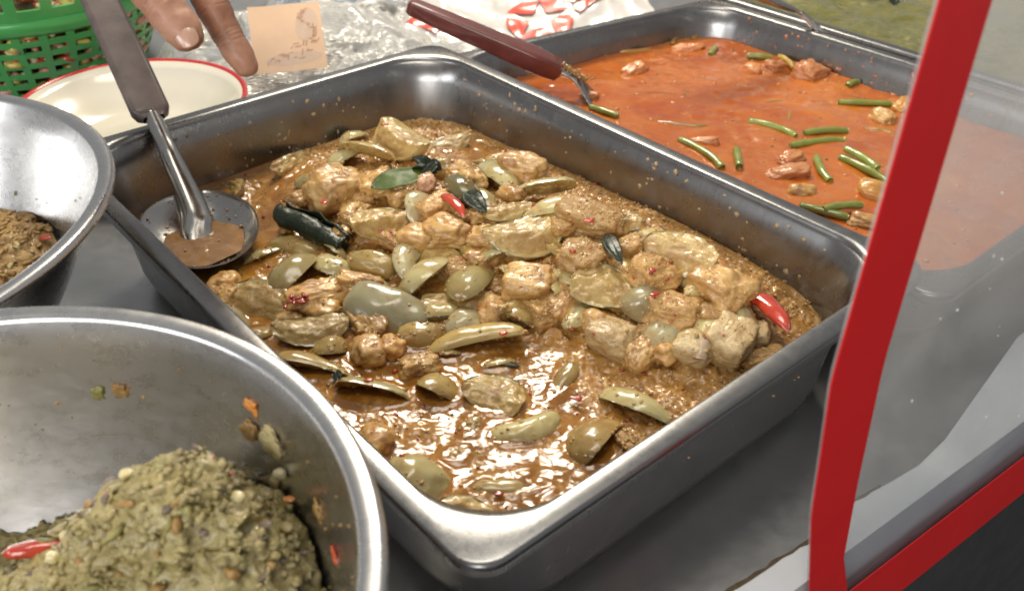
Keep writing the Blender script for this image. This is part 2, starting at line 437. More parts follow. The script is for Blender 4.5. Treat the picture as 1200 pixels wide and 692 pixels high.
HEAP = [(-0.0893, 0.6744, 0.05, 0.012), (-0.1322, 0.6374, 0.045, 0.008), (0.0, 0.6324, 0.05, 0.012), (-0.0443, 0.5988, 0.05, 0.008), (0.0244, 0.5704, 0.05, 0.012), (0.0721, 0.5602, 0.045, 0.016), (0.1126, 0.5104, 0.045, 0.018), (0.1418, 0.4821, 0.035, 0.008), (-0.0932, 0.5298, 0.05, 0.004), (-0.0235, 0.5382, 0.045, 0.006)]
EGGPLANT = [
    ('dome', -0.0538, 0.5128, 0.0671, 0.89, 0.0517, 0.0312, -10, 'pale', 'pale green glossy eggplant wedge, skin side up, in the middle of the brown curry', 'eggplant wedges in the brown curry'),
    ('dome', -0.0268, 0.5094, 0.0667, 1.13, 0.0514, 0.0295, 20, 'olive', 'dull olive eggplant wedge leaning against the right of the pale glossy one', 'eggplant wedges in the brown curry'),
    ('rim', -0.1459, 0.5267, 0.0593, 1.17, 0.0549, 0.0377, -35, 'olive', 'curled olive eggplant wedge right of the steel spoon with a hollow cut side', 'eggplant wedges in the brown curry'),
    ('dome', -0.1229, 0.5342, 0.0598, -0.54, 0.0309, 0.0213, 10, 'pale', 'small pale eggplant tip touching the curled olive wedge near the spoon', 'eggplant wedges in the brown curry'),
    ('side', -0.0946, 0.5343, 0.0653, -0.36, 0.0389, 0.0227, 40, 'stain', 'orange-stained eggplant piece below the dark rolled skin, pale inner edge up', 'eggplant wedges in the brown curry'),
    ('dome', -0.073, 0.5338, 0.0683, 1.45, 0.0482, 0.0209, -15, 'grey', 'upright greyish green eggplant sliver left of the pale glossy wedge', 'eggplant wedges in the brown curry'),
    ('flesh', -0.0911, 0.5693, 0.0727, 0.51, 0.0453, 0.0354, 20, 'flesh', 'flat pale eggplant slice with wet cut face right of the dark rolled skin', 'eggplant wedges in the brown curry'),
    ('dome', -0.1153, 0.6771, 0.075, -0.42, 0.0543, 0.0231, -10, 'stain', 'long yellowish eggplant wedge at the far left of the heap under the big veined slice', 'eggplant wedges in the brown curry'),
    ('flesh', -0.0945, 0.6928, 0.0757, -0.94, 0.0607, 0.0411, 25, 'flesh', 'large veined eggplant slice standing at the back corner of the pan', 'eggplant wedges in the brown curry'),
    ('flesh', -0.0579, 0.7241, 0.0558, 0.39, 0.0545, 0.0245, 10, 'stain', 'flat eggplant slice lying in the orange oil at the back corner', 'eggplant wedges in the brown curry'),
    ('dome', -0.0115, 0.6278, 0.0803, -1.19, 0.0632, 0.0304, 10, 'pale', 'long smooth eggplant wedge left of the peach chicken chunk at the back', 'eggplant wedges in the brown curry'),
    ('dome', -0.0355, 0.5946, 0.0847, -0.94, 0.0458, 0.0291, 10, 'dark', 'dark-skinned green eggplant wedge above the thin red chilli strip', 'eggplant wedges in the brown curry'),
    ('dome', -0.0695, 0.587, 0.0778, 1.37, 0.0329, 0.0222, 0, 'grey', 'stubby grey-green eggplant wedge below the bright green leaf', 'eggplant wedges in the brown curry'),
    ('dome', 0.0243, 0.5925, 0.0893, 0.22, 0.0452, 0.0204, -20, 'pale', 'arched green eggplant strip against the right-hand pan wall', 'eggplant wedges in the brown curry'),
    ('dome', 0.0291, 0.5599, 0.0911, 0.27, 0.0466, 0.0211, -25, 'pale', 'shiny pale green eggplant crescent just below the arched strip', 'eggplant wedges in the brown curry'),
    ('flesh', -0.0018, 0.5613, 0.0869, 0.34, 0.0404, 0.0196, 15, 'stain', 'yellowish eggplant strip left of the shiny pale crescent', 'eggplant wedges in the brown curry'),
    ('flesh', 0.0096, 0.5317, 0.0831, 0.26, 0.0563, 0.0362, 25, 'flesh', 'largest eggplant slice, grainy cut face up, above the square chicken block', 'eggplant wedges in the brown curry'),
    ('flesh', 0.075, 0.5444, 0.0887, -0.34, 0.0255, 0.0209, 15, 'flesh', 'small square eggplant slice by the right wall above the dark green strip', 'eggplant wedges in the brown curry'),
    ('flesh', 0.0579, 0.4852, 0.0746, -0.37, 0.0396, 0.0329, 20, 'flesh', 'blocky eggplant chunk coated in curry paste right of the square chicken block', 'eggplant wedges in the brown curry'),
    ('dome', 0.0837, 0.4802, 0.0722, 0.73, 0.0336, 0.0314, 10, 'grey', 'bluish green eggplant quarter with a red chilli flake right of the blocky chunk', 'eggplant wedges in the brown curry'),
    ('flesh', 0.1067, 0.5026, 0.0883, -0.58, 0.0496, 0.0352, 20, 'flesh', 'broad tan eggplant slice near the right wall above the red chilli', 'eggplant wedges in the brown curry'),
    ('dome', -0.151, 0.5694, 0.0543, -0.25, 0.0474, 0.0174, 0, 'stain', 'thin eggplant strip under the dark rolled skin', 'eggplant wedges in the brown curry'),
    ('dome', -0.1722, 0.5629, 0.0498, 0.61, 0.0431, 0.0191, 0, 'olive', 'dull eggplant strip lying in liquid beside the spoon edge', 'eggplant wedges in the brown curry'),
    ('flesh', -0.1649, 0.4971, 0.0543, -0.28, 0.0467, 0.0351, 25, 'stain', 'round eggplant slice flecked with red chilli below the spoon', 'eggplant wedges in the brown curry'),
    ('dome', -0.185, 0.4854, 0.0525, -0.81, 0.0408, 0.0286, 0, 'grey', 'grey-green eggplant dome by the left rim next to the large bowl', 'eggplant wedges in the brown curry'),
    ('flesh', -0.125, 0.4646, 0.0566, 0.18, 0.0491, 0.0256, 20, 'flesh', 'long seedy eggplant slice near the large bowl rim', 'eggplant wedges in the brown curry'),
    ('dome', -0.1191, 0.4384, 0.0507, -0.16, 0.0491, 0.0219, 0, 'stain', 'brown eggplant wedge touching the large bowl rim below the seedy slice', 'eggplant wedges in the brown curry'),
    ('dome', -0.0806, 0.4859, 0.0589, -0.34, 0.0581, 0.0427, 15, 'grey', 'big grey-green eggplant half topped with paste, below the pale glossy wedge', 'eggplant wedges in the brown curry'),
    ('flesh', -0.0348, 0.486, 0.0588, 0.06, 0.0454, 0.0212, 20, 'flesh', 'oval eggplant slice with green skin edge right of the big grey-green half', 'eggplant wedges in the brown curry'),
    ('dome', -0.0227, 0.4621, 0.0552, 0.14, 0.0629, 0.0235, 10, 'stain', 'longest brown eggplant finger lying across the middle of the pan', 'eggplant wedges in the brown curry'),
    ('rim', -0.081, 0.4158, 0.0494, -0.16, 0.046, 0.0238, -50, 'pale', 'hollow eggplant arc with pale rim and dark cut side near the large bowl', 'eggplant wedges in the brown curry'),
    ('dome', -0.043, 0.4191, 0.0484, -0.49, 0.0328, 0.0322, 0, 'stain', 'rounded brown eggplant dome in front of the longest finger', 'eggplant wedges in the brown curry'),
    ('flesh', -0.0099, 0.4113, 0.0513, -0.38, 0.0364, 0.0303, 15, 'stain', 'grainy rounded eggplant slice ringed by bright oil', 'eggplant wedges in the brown curry'),
    ('dome', -0.0498, 0.3465, 0.052, 0.7, 0.0332, 0.0379, 0, 'pale', 'round ball-like olive eggplant near the front of the pan', 'eggplant wedges in the brown curry'),
    ('dome', 0.0076, 0.3848, 0.0481, 0.3, 0.045, 0.02, 0, 'pale', 'pale green eggplant spindle floating near the front right', 'eggplant wedges in the brown curry'),
    ('rim', 0.0683, 0.4034, 0.0498, -0.67, 0.0522, 0.0289, -50, 'pale', 'pale arched eggplant crescent near the front rim', 'eggplant wedges in the brown curry'),
    ('rim', 0.0468, 0.3763, 0.0491, 0.99, 0.0433, 0.0343, -40, 'stain', 'folded brown eggplant with purple edge beside the front rim', 'eggplant wedges in the brown curry'),
    ('dome', 0.0018, 0.3457, 0.044, 0.19, 0.0546, 0.019, 0, 'stain', 'sunken brown eggplant piece parallel to the front rim', 'eggplant wedges in the brown curry'),
    ('flesh', -0.0246, 0.3177, 0.05, 0.07, 0.0428, 0.0279, 25, 'stain', 'grainy brown eggplant slice at the near corner of the pan', 'eggplant wedges in the brown curry'),
    ('dome', 0.0327, 0.4319, 0.0475, 1.11, 0.0503, 0.0142, 0, 'stain', 'slim purplish eggplant strip slanting in the middle of the sauce', 'eggplant wedges in the brown curry'),
    ('dome', -0.134, 0.6837, 0.0672, 0.74, 0.0374, 0.0215, 0, 'pale', 'pale eggplant end at the left side of the heap by the back wall', 'eggplant wedges in the brown curry'),
    ('flesh', -0.1795, 0.6963, 0.0531, 1.19, 0.0542, 0.0182, 40, 'grey', 'thin translucent eggplant peel at the back wall left of the heap', 'eggplant wedges in the brown curry'),
    ('flesh', -0.2206, 0.6556, 0.0514, -1.17, 0.0273, 0.0197, 40, 'grey', 'small translucent eggplant peel at the back wall behind the spoon', 'eggplant wedges in the brown curry'),
    ('dome', -0.161, 0.4692, 0.0498, 0.6, 0.0234, 0.017, 0, 'stain', 'small brownish eggplant bit below and right of the grey-green eggplant dome', 'sunken eggplant bits'),
    ('dome', -0.0386, 0.4497, 0.0509, 0.14, 0.0149, 0.0087, 0, 'stain', 'small brownish eggplant bit just right of the paste-covered chicken lump', 'sunken eggplant bits'),
    ('dome', -0.023, 0.389, 0.0461, 1.36, 0.0187, 0.0121, 0, 'stain', 'small brownish eggplant bit below and left of the grainy rounded eggplant slice', 'sunken eggplant bits'),
    ('dome', -0.0078, 0.4428, 0.0485, 0.27, 0.0232, 0.0115, 0, 'stain', 'small brownish eggplant bit just above the grainy rounded eggplant slice', 'sunken eggplant bits'),
    ('dome', -0.0779, 0.3602, 0.045, 1.29, 0.0189, 0.0196, 0, 'stain', 'small brownish eggplant bit just below the orange chicken ball', 'sunken eggplant bits'),
    ('dome', 0.0219, 0.3339, 0.044, 0.64, 0.0214, 0.0112, 0, 'stain', 'small brownish eggplant bit just right of the sunken brown eggplant piece', 'sunken eggplant bits'),
    ('dome', -0.0301, 0.3666, 0.045, 0.24, 0.0174, 0.0144, 0, 'stain', 'small brownish eggplant bit just right of the round ball-like olive eggplant', 'sunken eggplant bits'),
    ('side', -0.0028, 0.5123, 0.0675, -1.12, 0.0316, 0.0194, -12, 'pale', 'small pale eggplant bit just left of the square smooth chicken block', 'paste-coated scraps in the brown curry heap'),
    ('side', 0.0447, 0.5044, 0.0707, 0.44, 0.0293, 0.0184, 20, 'pale', 'small pale eggplant bit above and left of the blocky eggplant chunk', 'paste-coated scraps in the brown curry heap'),
    ('side', -0.1368, 0.7452, 0.0553, 0.66, 0.0285, 0.0179, 0, 'pale', 'small pale eggplant bit above and left of the long yellowish eggplant wedge', 'paste-coated scraps in the brown curry heap'),
    ('dome', -0.0238, 0.591, 0.0804, -0.68, 0.0402, 0.0222, -16, 'flesh', 'small yellowish eggplant bit just right of the crinkled dark leaf', 'paste-coated scraps in the brown curry heap'),
    ('dome', 0.0328, 0.5103, 0.0708, 0.84, 0.0275, 0.0155, -10, 'flesh', 'small yellowish eggplant bit just right of the square smooth chicken block', 'paste-coated scraps in the brown curry heap'),
    ('side', -0.1176, 0.5129, 0.0569, 1.33, 0.0299, 0.0192, -1, 'stain', 'small brownish eggplant bit just right of the long shredded chicken piece', 'paste-coated scraps in the brown curry heap'),
    ('dome', 0.1133, 0.493, 0.0784, -1.19, 0.0333, 0.016, -1, 'pale', 'small pale eggplant bit below and right of the broad tan eggplant slice', 'paste-coated scraps in the brown curry heap'),
    ('flesh', 0.0818, 0.5123, 0.0801, 1.05, 0.0464, 0.0194, 12, 'pale', 'small pale eggplant slice above and left of the red-flecked paste lump', 'paste-coated scraps in the brown curry heap'),
    ('dome', 0.1375, 0.4672, 0.0698, -1.28, 0.044, 0.0232, -2, 'pale', 'small pale eggplant bit just above the cream chicken cube', 'paste-coated scraps in the brown curry heap'),
    ('dome', 0.0221, 0.5025, 0.0667, -1.14, 0.0361, 0.0207, -23, 'flesh', 'small yellowish eggplant bit just left of the blocky eggplant chunk', 'paste-coated scraps in the brown curry heap'),
    ('dome', -0.0467, 0.4842, 0.0581, 0.06, 0.0316, 0.0197, 1, 'flesh', 'small yellowish eggplant bit just left of the oval eggplant slice', 'paste-coated scraps in the brown curry heap'),
    ('flesh', 0.0334, 0.529, 0.0775, -0.83, 0.0285, 0.0205, -29, 'flesh', 'small yellowish eggplant slice just right of the largest eggplant slice', 'paste-coated scraps in the brown curry heap'),
    ('side', 0.0016, 0.4783, 0.0584, -0.58, 0.0303, 0.0247, 10, 'stain', 'small brownish eggplant bit just below the square smooth chicken block', 'paste-coated scraps in the brown curry heap'),
    ('flesh', -0.0517, 0.5322, 0.0673, -0.62, 0.037, 0.0216, 20, 'flesh', 'small yellowish eggplant slice just above the pale green glossy eggplant wedge', 'paste-coated scraps in the brown curry heap'),
    ('dome', -0.1282, 0.5594, 0.0591, -0.89, 0.0327, 0.0153, -14, 'flesh', 'small yellowish eggplant bit just above the small pale eggplant tip', 'paste-coated scraps in the brown curry heap'),
    ('dome', -0.1127, 0.4517, 0.0533, -0.11, 0.0229, 0.0222, 9, 'stain', 'small brownish eggplant bit above and right of the brown eggplant wedge', 'paste-coated scraps in the brown curry heap'),
    ('flesh', 0.0071, 0.4919, 0.062, 1.15, 0.0496, 0.0198, 0, 'pale', 'small pale eggplant slice just below the square smooth chicken block', 'paste-coated scraps in the brown curry heap'),
    ('side', 0.0934, 0.5321, 0.0835, 0.1, 0.0278, 0.0215, 21, 'flesh', 'small yellowish eggplant bit below and right of the small square eggplant slice', 'paste-coated scraps in the brown curry heap'),
    ('flesh', 0.0079, 0.5277, 0.0736, 0.16, 0.0297, 0.0142, 29, 'pale', 'small pale eggplant slice just below the largest eggplant slice', 'paste-coated scraps in the brown curry heap'),
    ('flesh', -0.0191, 0.6752, 0.0677, 0.11, 0.0248, 0.0201, -23, 'grey', 'small greyish eggplant slice above and left of the long smooth eggplant wedge', 'paste-coated scraps in the brown curry heap'),
    ('side', -0.0063, 0.5301, 0.0727, 0.7, 0.0341, 0.0222, 23, 'pale', 'small pale eggplant bit below and left of the largest eggplant slice', 'paste-coated scraps in the brown curry heap'),
    ('dome', 0.1232, 0.4903, 0.0776, 0.98, 0.0465, 0.0168, -11, 'flesh', 'small yellowish eggplant bit just left of the orange fatty chicken slab', 'paste-coated scraps in the brown curry heap'),
    ('dome', -0.0568, 0.4656, 0.0552, 0.0, 0.0286, 0.023, 11, 'stain', 'small brownish eggplant bit above and right of the small hooked chicken bit', 'paste-coated scraps in the brown curry heap'),
    ('flesh', -0.1462, 0.6639, 0.0652, 0.31, 0.0264, 0.0135, -19, 'flesh', 'small yellowish eggplant slice just above the rough chicken lump', 'paste-coated scraps in the brown curry heap'),
    ('dome', 0.093, 0.4562, 0.0636, 0.74, 0.0373, 0.0249, 16, 'grey', 'small greyish eggplant bit just above the small round chicken end', 'paste-coated scraps in the brown curry heap'),
    ('dome', -0.0872, 0.5052, 0.0588, -1.12, 0.0419, 0.018, 16, 'pale', 'small pale eggplant bit just above the big grey-green eggplant', 'paste-coated scraps in the brown curry heap'),
    ('flesh', -0.0335, 0.5386, 0.0714, -1.02, 0.0481, 0.0161, 28, 'stain', 'small brownish eggplant slice just above the dull olive eggplant wedge', 'paste-coated scraps in the brown curry heap'),
    ('flesh', -0.027, 0.4972, 0.0616, -0.46, 0.0318, 0.0176, 15, 'stain', 'small brownish eggplant slice above and right of the oval eggplant slice', 'paste-coated scraps in the brown curry heap'),
    ('side', 0.0434, 0.4754, 0.0612, 0.99, 0.0335, 0.0179, -28, 'pale', 'small pale eggplant bit above and left of the pale chicken piece', 'paste-coated scraps in the brown curry heap'),
    ('dome', -0.0561, 0.6525, 0.074, 0.23, 0.0205, 0.0204, 15, 'stain', 'small brownish eggplant bit just right of the wet dark herb clump', 'paste-coated scraps in the brown curry heap'),
    ('dome', -0.0583, 0.4863, 0.058, -0.2, 0.0284, 0.0167, 18, 'flesh', 'small yellowish eggplant bit just right of the big grey-green eggplant', 'paste-coated scraps in the brown curry heap'),
    ('flesh', -0.1185, 0.6321, 0.0701, -0.56, 0.0375, 0.0183, 18, 'flesh', 'small yellowish eggplant slice just left of the chicken lump', 'paste-coated scraps in the brown curry heap'),
    ('dome', 0.06, 0.5217, 0.0794, -0.36, 0.0282, 0.0203, 20, 'flesh', 'small yellowish eggplant bit below and left of the narrow dark green leaf strip', 'paste-coated scraps in the brown curry heap'),
    ('dome', 0.1191, 0.455, 0.0659, 0.09, 0.0359, 0.0242, 13, 'pale', 'small pale eggplant bit just left of the cream chicken cube', 'paste-coated scraps in the brown curry heap'),
    ('dome', -0.157, 0.6516, 0.0634, -0.11, 0.0262, 0.0171, 14, 'flesh', 'small yellowish eggplant bit just left of the rough chicken lump', 'paste-coated scraps in the brown curry heap'),
    ('dome', -0.1307, 0.6482, 0.0689, 0.56, 0.0242, 0.015, 27, 'grey', 'small greyish eggplant bit above and right of the rough chicken lump', 'paste-coated scraps in the brown curry heap'),
    ('side', 0.114, 0.4815, 0.0752, -0.76, 0.0222, 0.0181, -23, 'pale', 'small pale eggplant bit just left of the orange fatty chicken slab', 'paste-coated scraps in the brown curry heap'),
    ('flesh', -0.1409, 0.5182, 0.0553, 0.22, 0.0368, 0.0235, -25, 'stain', 'small brownish eggplant slice below and right of the curled olive eggplant wedge', 'paste-coated scraps in the brown curry heap'),
    ('side', -0.0296, 0.4755, 0.0571, 0.51, 0.0296, 0.0239, 16, 'grey', 'small greyish eggplant bit below and right of the oval eggplant slice', 'paste-coated scraps in the brown curry heap'),
    ('side', 0.0135, 0.5615, 0.0828, 0.27, 0.0274, 0.0148, -28, 'stain', 'small brownish eggplant bit just right of the yellowish eggplant strip', 'paste-coated scraps in the brown curry heap'),
]
CHICKEN = [
    ('lump', 0.0077, 0.6297, 0.085, -0.37, 0.0389, 0.0303, 0, 'peach', 'bright peach chicken chunk at the back against the pan wall', 'chicken pieces in the brown curry'),
    ('block', 0.011, 0.499, 0.0704, -0.12, 0.0363, 0.0284, 0, 'tan', 'square smooth chicken block in the middle of the heap', 'chicken pieces in the brown curry'),
    ('lump', -0.1343, 0.6239, 0.0737, 0.71, 0.0434, 0.0416, 0, 'peach', 'rough chicken lump at the left of the heap behind the dark rolled skin', 'chicken pieces in the brown curry'),
    ('lump', -0.1017, 0.6217, 0.0771, 0.0, 0.028, 0.0228, 0, 'tan', 'chicken lump left of the bright green leaf', 'chicken pieces in the brown curry'),
    ('lump', -0.0528, 0.5769, 0.0821, 0.51, 0.0282, 0.0213, 0, 'peach', 'chicken piece left of the thin red chilli strip', 'chicken pieces in the brown curry'),
    ('lump', -0.0453, 0.5486, 0.0795, -0.17, 0.0331, 0.0233, 0, 'peach', 'chicken piece with brown skin below the thin red chilli strip', 'chicken pieces in the brown curry'),
    ('lump', -0.034, 0.6177, 0.0835, -1.03, 0.0343, 0.0239, 0, 'tan', 'chicken bit at the back between two green eggplant wedges', 'chicken pieces in the brown curry'),
    ('lump', -0.0653, 0.5486, 0.0748, 1.36, 0.019, 0.0235, 0, 'peach', 'narrow shredded chicken piece in the middle of the heap', 'chicken pieces in the brown curry'),
    ('lump', -0.0184, 0.5401, 0.08, -0.32, 0.024, 0.0162, 0, 'tan', 'chicken bit left of the largest eggplant slice', 'chicken pieces in the brown curry'),
    ('lump', -0.1933, 0.5216, 0.0537, 0.33, 0.0209, 0.0226, 0, 'peach', 'crumbled chicken clump just below the spoon', 'chicken pieces in the brown curry'),
    ('lump', -0.1268, 0.5017, 0.0585, 0.47, 0.0466, 0.0241, 0, 'peach', 'long shredded chicken piece with red paste left of the big grey-green eggplant', 'chicken pieces in the brown curry'),
    ('lump', -0.1012, 0.5115, 0.0613, -0.15, 0.0347, 0.0201, 0, 'tan', 'chicken piece above the big grey-green eggplant half', 'chicken pieces in the brown curry'),
    ('lump', -0.087, 0.4481, 0.0555, 0.43, 0.0208, 0.0235, 0, 'peach', 'chicken chunk near the large bowl below the big eggplant half', 'chicken pieces in the brown curry'),
    ('lump', -0.0735, 0.4523, 0.0549, 1.01, 0.018, 0.0149, 0, 'peach', 'small hooked chicken bit beside the chunk near the large bowl', 'chicken pieces in the brown curry'),
    ('lump', -0.0557, 0.4368, 0.0521, 0.28, 0.0256, 0.017, 0, 'tan', 'paste-covered chicken lump in front of the longest eggplant finger', 'chicken pieces in the brown curry'),
    ('lump', 0.0614, 0.4553, 0.0618, -0.56, 0.0329, 0.0259, 0, 'pale', 'pale chicken piece in front of the blocky eggplant chunk', 'chicken pieces in the brown curry'),
    ('block', 0.1298, 0.4449, 0.0684, 0.96, 0.0339, 0.0295, 0, 'pale', 'cream chicken cube with skin left of the big red chilli tip', 'chicken pieces in the brown curry'),
    ('lump', 0.1079, 0.4418, 0.0637, -0.35, 0.0271, 0.022, 0, 'pale', 'chicken joint with bone ring left of the cream cube', 'chicken pieces in the brown curry'),
    ('lump', 0.0935, 0.4425, 0.0606, 0.69, 0.0207, 0.0147, 0, 'peach', 'small round chicken end left of the joint with bone', 'chicken pieces in the brown curry'),
    ('lump', 0.1491, 0.4523, 0.0653, -0.3, 0.015, 0.0163, 0, 'pale', 'small pinkish chicken knob right of the cream cube', 'chicken pieces in the brown curry'),
    ('lump', 0.1508, 0.4395, 0.0564, 0.35, 0.0322, 0.0125, 0, 'tan', 'paste-covered lump along the front rim at the right', 'chicken pieces in the brown curry'),
    ('lump', 0.13, 0.4796, 0.0804, -1.01, 0.038, 0.0319, 0, 'tan', 'orange fatty chicken slab against the right wall above the big red chilli', 'chicken pieces in the brown curry'),
    ('lump', 0.0526, 0.5455, 0.0921, -0.34, 0.0467, 0.0257, 0, 'paste', 'paste-coated chicken mass right of the shiny pale crescent', 'chicken pieces in the brown curry'),
    ('lump', 0.0464, 0.5122, 0.0808, -0.47, 0.0372, 0.03, 0, 'paste', 'paste-coated chicken mass left of the dark green strip', 'chicken pieces in the brown curry'),
    ('lump', 0.0887, 0.493, 0.0816, 0.55, 0.032, 0.0282, 0, 'paste', 'red-flecked paste lump right of the dark green strip', 'chicken pieces in the brown curry'),
    ('lump', 0.0994, 0.4671, 0.0724, -0.46, 0.0369, 0.025, 0, 'paste', 'paste mound in front of the broad tan eggplant slice', 'chicken pieces in the brown curry'),
    ('lump', -0.0757, 0.3738, 0.052, 1.14, 0.0214, 0.0201, 0, 'peach', 'orange chicken ball beside the large bowl rim', 'chicken pieces in the brown curry'),
    ('lump', 0.0673, 0.3709, 0.0491, -0.62, 0.0259, 0.0134, 0, 'paste', 'purplish paste lump between two crescents by the front rim', 'chicken pieces in the brown curry'),
    ('lump', -0.0628, 0.6086, 0.0848, 0.37, 0.014, 0.0133, 0, 'pink', 'small pink chicken scrap just below the wet dark herb clump', 'chicken shreds'),
    ('lump', -0.0234, 0.5593, 0.0854, 0.34, 0.0157, 0.0138, 0, 'tan', 'small tan chicken scrap just below the crinkled dark leaf', 'chicken shreds'),
    ('lump', -0.1133, 0.5855, 0.0702, 1.29, 0.0253, 0.0191, 0, 'tan', 'small tan chicken scrap just left of the flat pale eggplant slice', 'chicken shreds'),
    ('lump', -0.0804, 0.5982, 0.0771, 0.93, 0.0206, 0.0147, 0, 'tan', 'small tan chicken scrap above and left of the stubby grey-green eggplant wedge', 'chicken shreds'),
    ('lump', 0.0, 0.5865, 0.087, -0.64, 0.0213, 0.0129, 0, 'tan', 'small tan chicken scrap just above the yellowish eggplant strip', 'chicken shreds'),
    ('lump', -0.1205, 0.5682, 0.065, 0.34, 0.0156, 0.013, 0, 'tan', 'small tan chicken scrap just right of the dark rolled eggplant skin', 'chicken shreds'),
    ('lump', -0.1524, 0.5098, 0.0542, 0.32, 0.0143, 0.0123, 0, 'peach', 'small peach chicken scrap above and right of the round eggplant slice', 'chicken shreds'),
    ('lump', 0.0341, 0.5398, 0.0888, 0.0, 0.0171, 0.0134, 0, 'paste', 'small paste-brown chicken scrap below and right of the shiny pale green eggplant crescent just', 'chicken shreds'),
    ('lump', 0.0775, 0.518, 0.087, 0.0, 0.0166, 0.0158, 0, 'paste', 'small paste-brown chicken scrap just right of the narrow dark green leaf strip', 'chicken shreds'),
    ('lump', 0.1221, 0.4623, 0.0727, 0.0, 0.0177, 0.0163, 0, 'paste', 'small paste-brown chicken scrap above and left of the cream chicken cube', 'chicken shreds'),
    ('lump', 0.0835, 0.4582, 0.0628, 0.0, 0.0157, 0.0099, 0, 'paste', 'small paste-brown chicken scrap above and left of the small round chicken end', 'chicken shreds'),
    ('lump', -0.1905, 0.5052, 0.0526, -0.39, 0.0237, 0.0221, 0, 'peach', 'small peach chicken scrap just below the crumbled chicken clump just', 'paste-coated scraps in the brown curry heap'),
    ('lump', -0.0368, 0.5199, 0.0665, -0.64, 0.0222, 0.018, 0, 'paste', 'small paste-brown chicken scrap above and left of the dull olive eggplant wedge', 'paste-coated scraps in the brown curry heap'),
    ('lump', -0.1207, 0.4893, 0.0551, -0.28, 0.0207, 0.0191, 0, 'tan', 'small tan chicken scrap just below the long shredded chicken piece', 'paste-coated scraps in the brown curry heap'),
    ('lump', -0.1001, 0.5627, 0.0634, 0.3, 0.0167, 0.0136, 0, 'tan', 'small tan chicken scrap below and left of the flat pale eggplant slice', 'paste-coated scraps in the brown curry heap'),
    ('lump', -0.0119, 0.4837, 0.0591, 0.18, 0.0213, 0.0217, 0, 'paste', 'small paste-brown chicken scrap just right of the oval eggplant slice', 'paste-coated scraps in the brown curry heap'),
    ('lump', -0.1634, 0.6022, 0.0591, 1.45, 0.0378, 0.013, 0, 'tan', 'small tan chicken scrap above and left of the dark rolled eggplant skin', 'paste-coated scraps in the brown curry heap'),
    ('lump', 0.0725, 0.5042, 0.0762, -1.13, 0.0269, 0.0182, 0, 'peach', 'small peach chicken scrap just left of the red-flecked paste lump', 'paste-coated scraps in the brown curry heap'),
    ('lump', -0.0911, 0.476, 0.0554, -0.97, 0.0383, 0.0218, 0, 'tan', 'small tan chicken scrap below and left of the big grey-green eggplant', 'paste-coated scraps in the brown curry heap'),
    ('lump', -0.1419, 0.4784, 0.0536, 0.66, 0.0182, 0.0151, 0, 'tan', 'small tan chicken scrap just left of the long seedy eggplant slice', 'paste-coated scraps in the brown curry heap'),
    ('lump', -0.1565, 0.6222, 0.0624, 0.77, 0.0262, 0.0172, 0, 'paste', 'small paste-brown chicken scrap below and left of the rough chicken lump', 'paste-coated scraps in the brown curry heap'),
    ('lump', -0.0182, 0.5287, 0.0709, 0.7, 0.0247, 0.0168, 0, 'tan', 'small tan chicken scrap above and right of the dull olive eggplant wedge', 'paste-coated scraps in the brown curry heap'),
    ('lump', -0.1103, 0.613, 0.0689, 0.07, 0.0195, 0.0159, 0, 'paste', 'small paste-brown chicken scrap below and left of the chicken lump', 'paste-coated scraps in the brown curry heap'),
    ('lump', 0.0459, 0.5421, 0.0828, -0.4, 0.0238, 0.0115, 0, 'tan', 'small tan chicken scrap above and left of the narrow dark green leaf strip', 'paste-coated scraps in the brown curry heap'),
    ('lump', -0.1267, 0.6153, 0.0669, -0.82, 0.0334, 0.0191, 0, 'tan', 'small tan chicken scrap below and right of the rough chicken lump', 'paste-coated scraps in the brown curry heap'),
    ('lump', -0.0124, 0.565, 0.08, 1.1, 0.0257, 0.0154, 0, 'paste', 'small paste-brown chicken scrap just left of the yellowish eggplant strip', 'paste-coated scraps in the brown curry heap'),
    ('lump', -0.0351, 0.5666, 0.0764, -1.13, 0.0226, 0.0183, 0, 'peach', 'small peach chicken scrap below and right of the thin red chilli strip', 'paste-coated scraps in the brown curry heap'),
    ('lump', 0.0331, 0.4874, 0.0632, 1.03, 0.0316, 0.0192, 0, 'tan', 'small tan chicken scrap below and right of the square smooth chicken block', 'paste-coated scraps in the brown curry heap'),
    ('lump', 0.0605, 0.5034, 0.0734, -0.41, 0.0265, 0.0182, 0, 'tan', 'small tan chicken scrap just above the blocky eggplant chunk', 'paste-coated scraps in the brown curry heap'),
    ('lump', 0.0774, 0.4426, 0.0579, 0.68, 0.0229, 0.0189, 0, 'peach', 'small peach chicken scrap just left of the small round chicken end', 'paste-coated scraps in the brown curry heap'),
    ('lump', 0.0526, 0.4701, 0.0611, -0.89, 0.0218, 0.0207, 0, 'tan', 'small tan chicken scrap above and left of the pale chicken piece', 'paste-coated scraps in the brown curry heap'),
    ('lump', 0.0179, 0.4836, 0.0606, -1.03, 0.0293, 0.0198, 0, 'paste', 'small paste-brown chicken scrap just below the square smooth chicken block', 'paste-coated scraps in the brown curry heap'),
    ('lump', -0.084, 0.5599, 0.0658, -0.68, 0.0289, 0.0142, 0, 'paste', 'small paste-brown chicken scrap below and right of the flat pale eggplant slice', 'paste-coated scraps in the brown curry heap'),
]
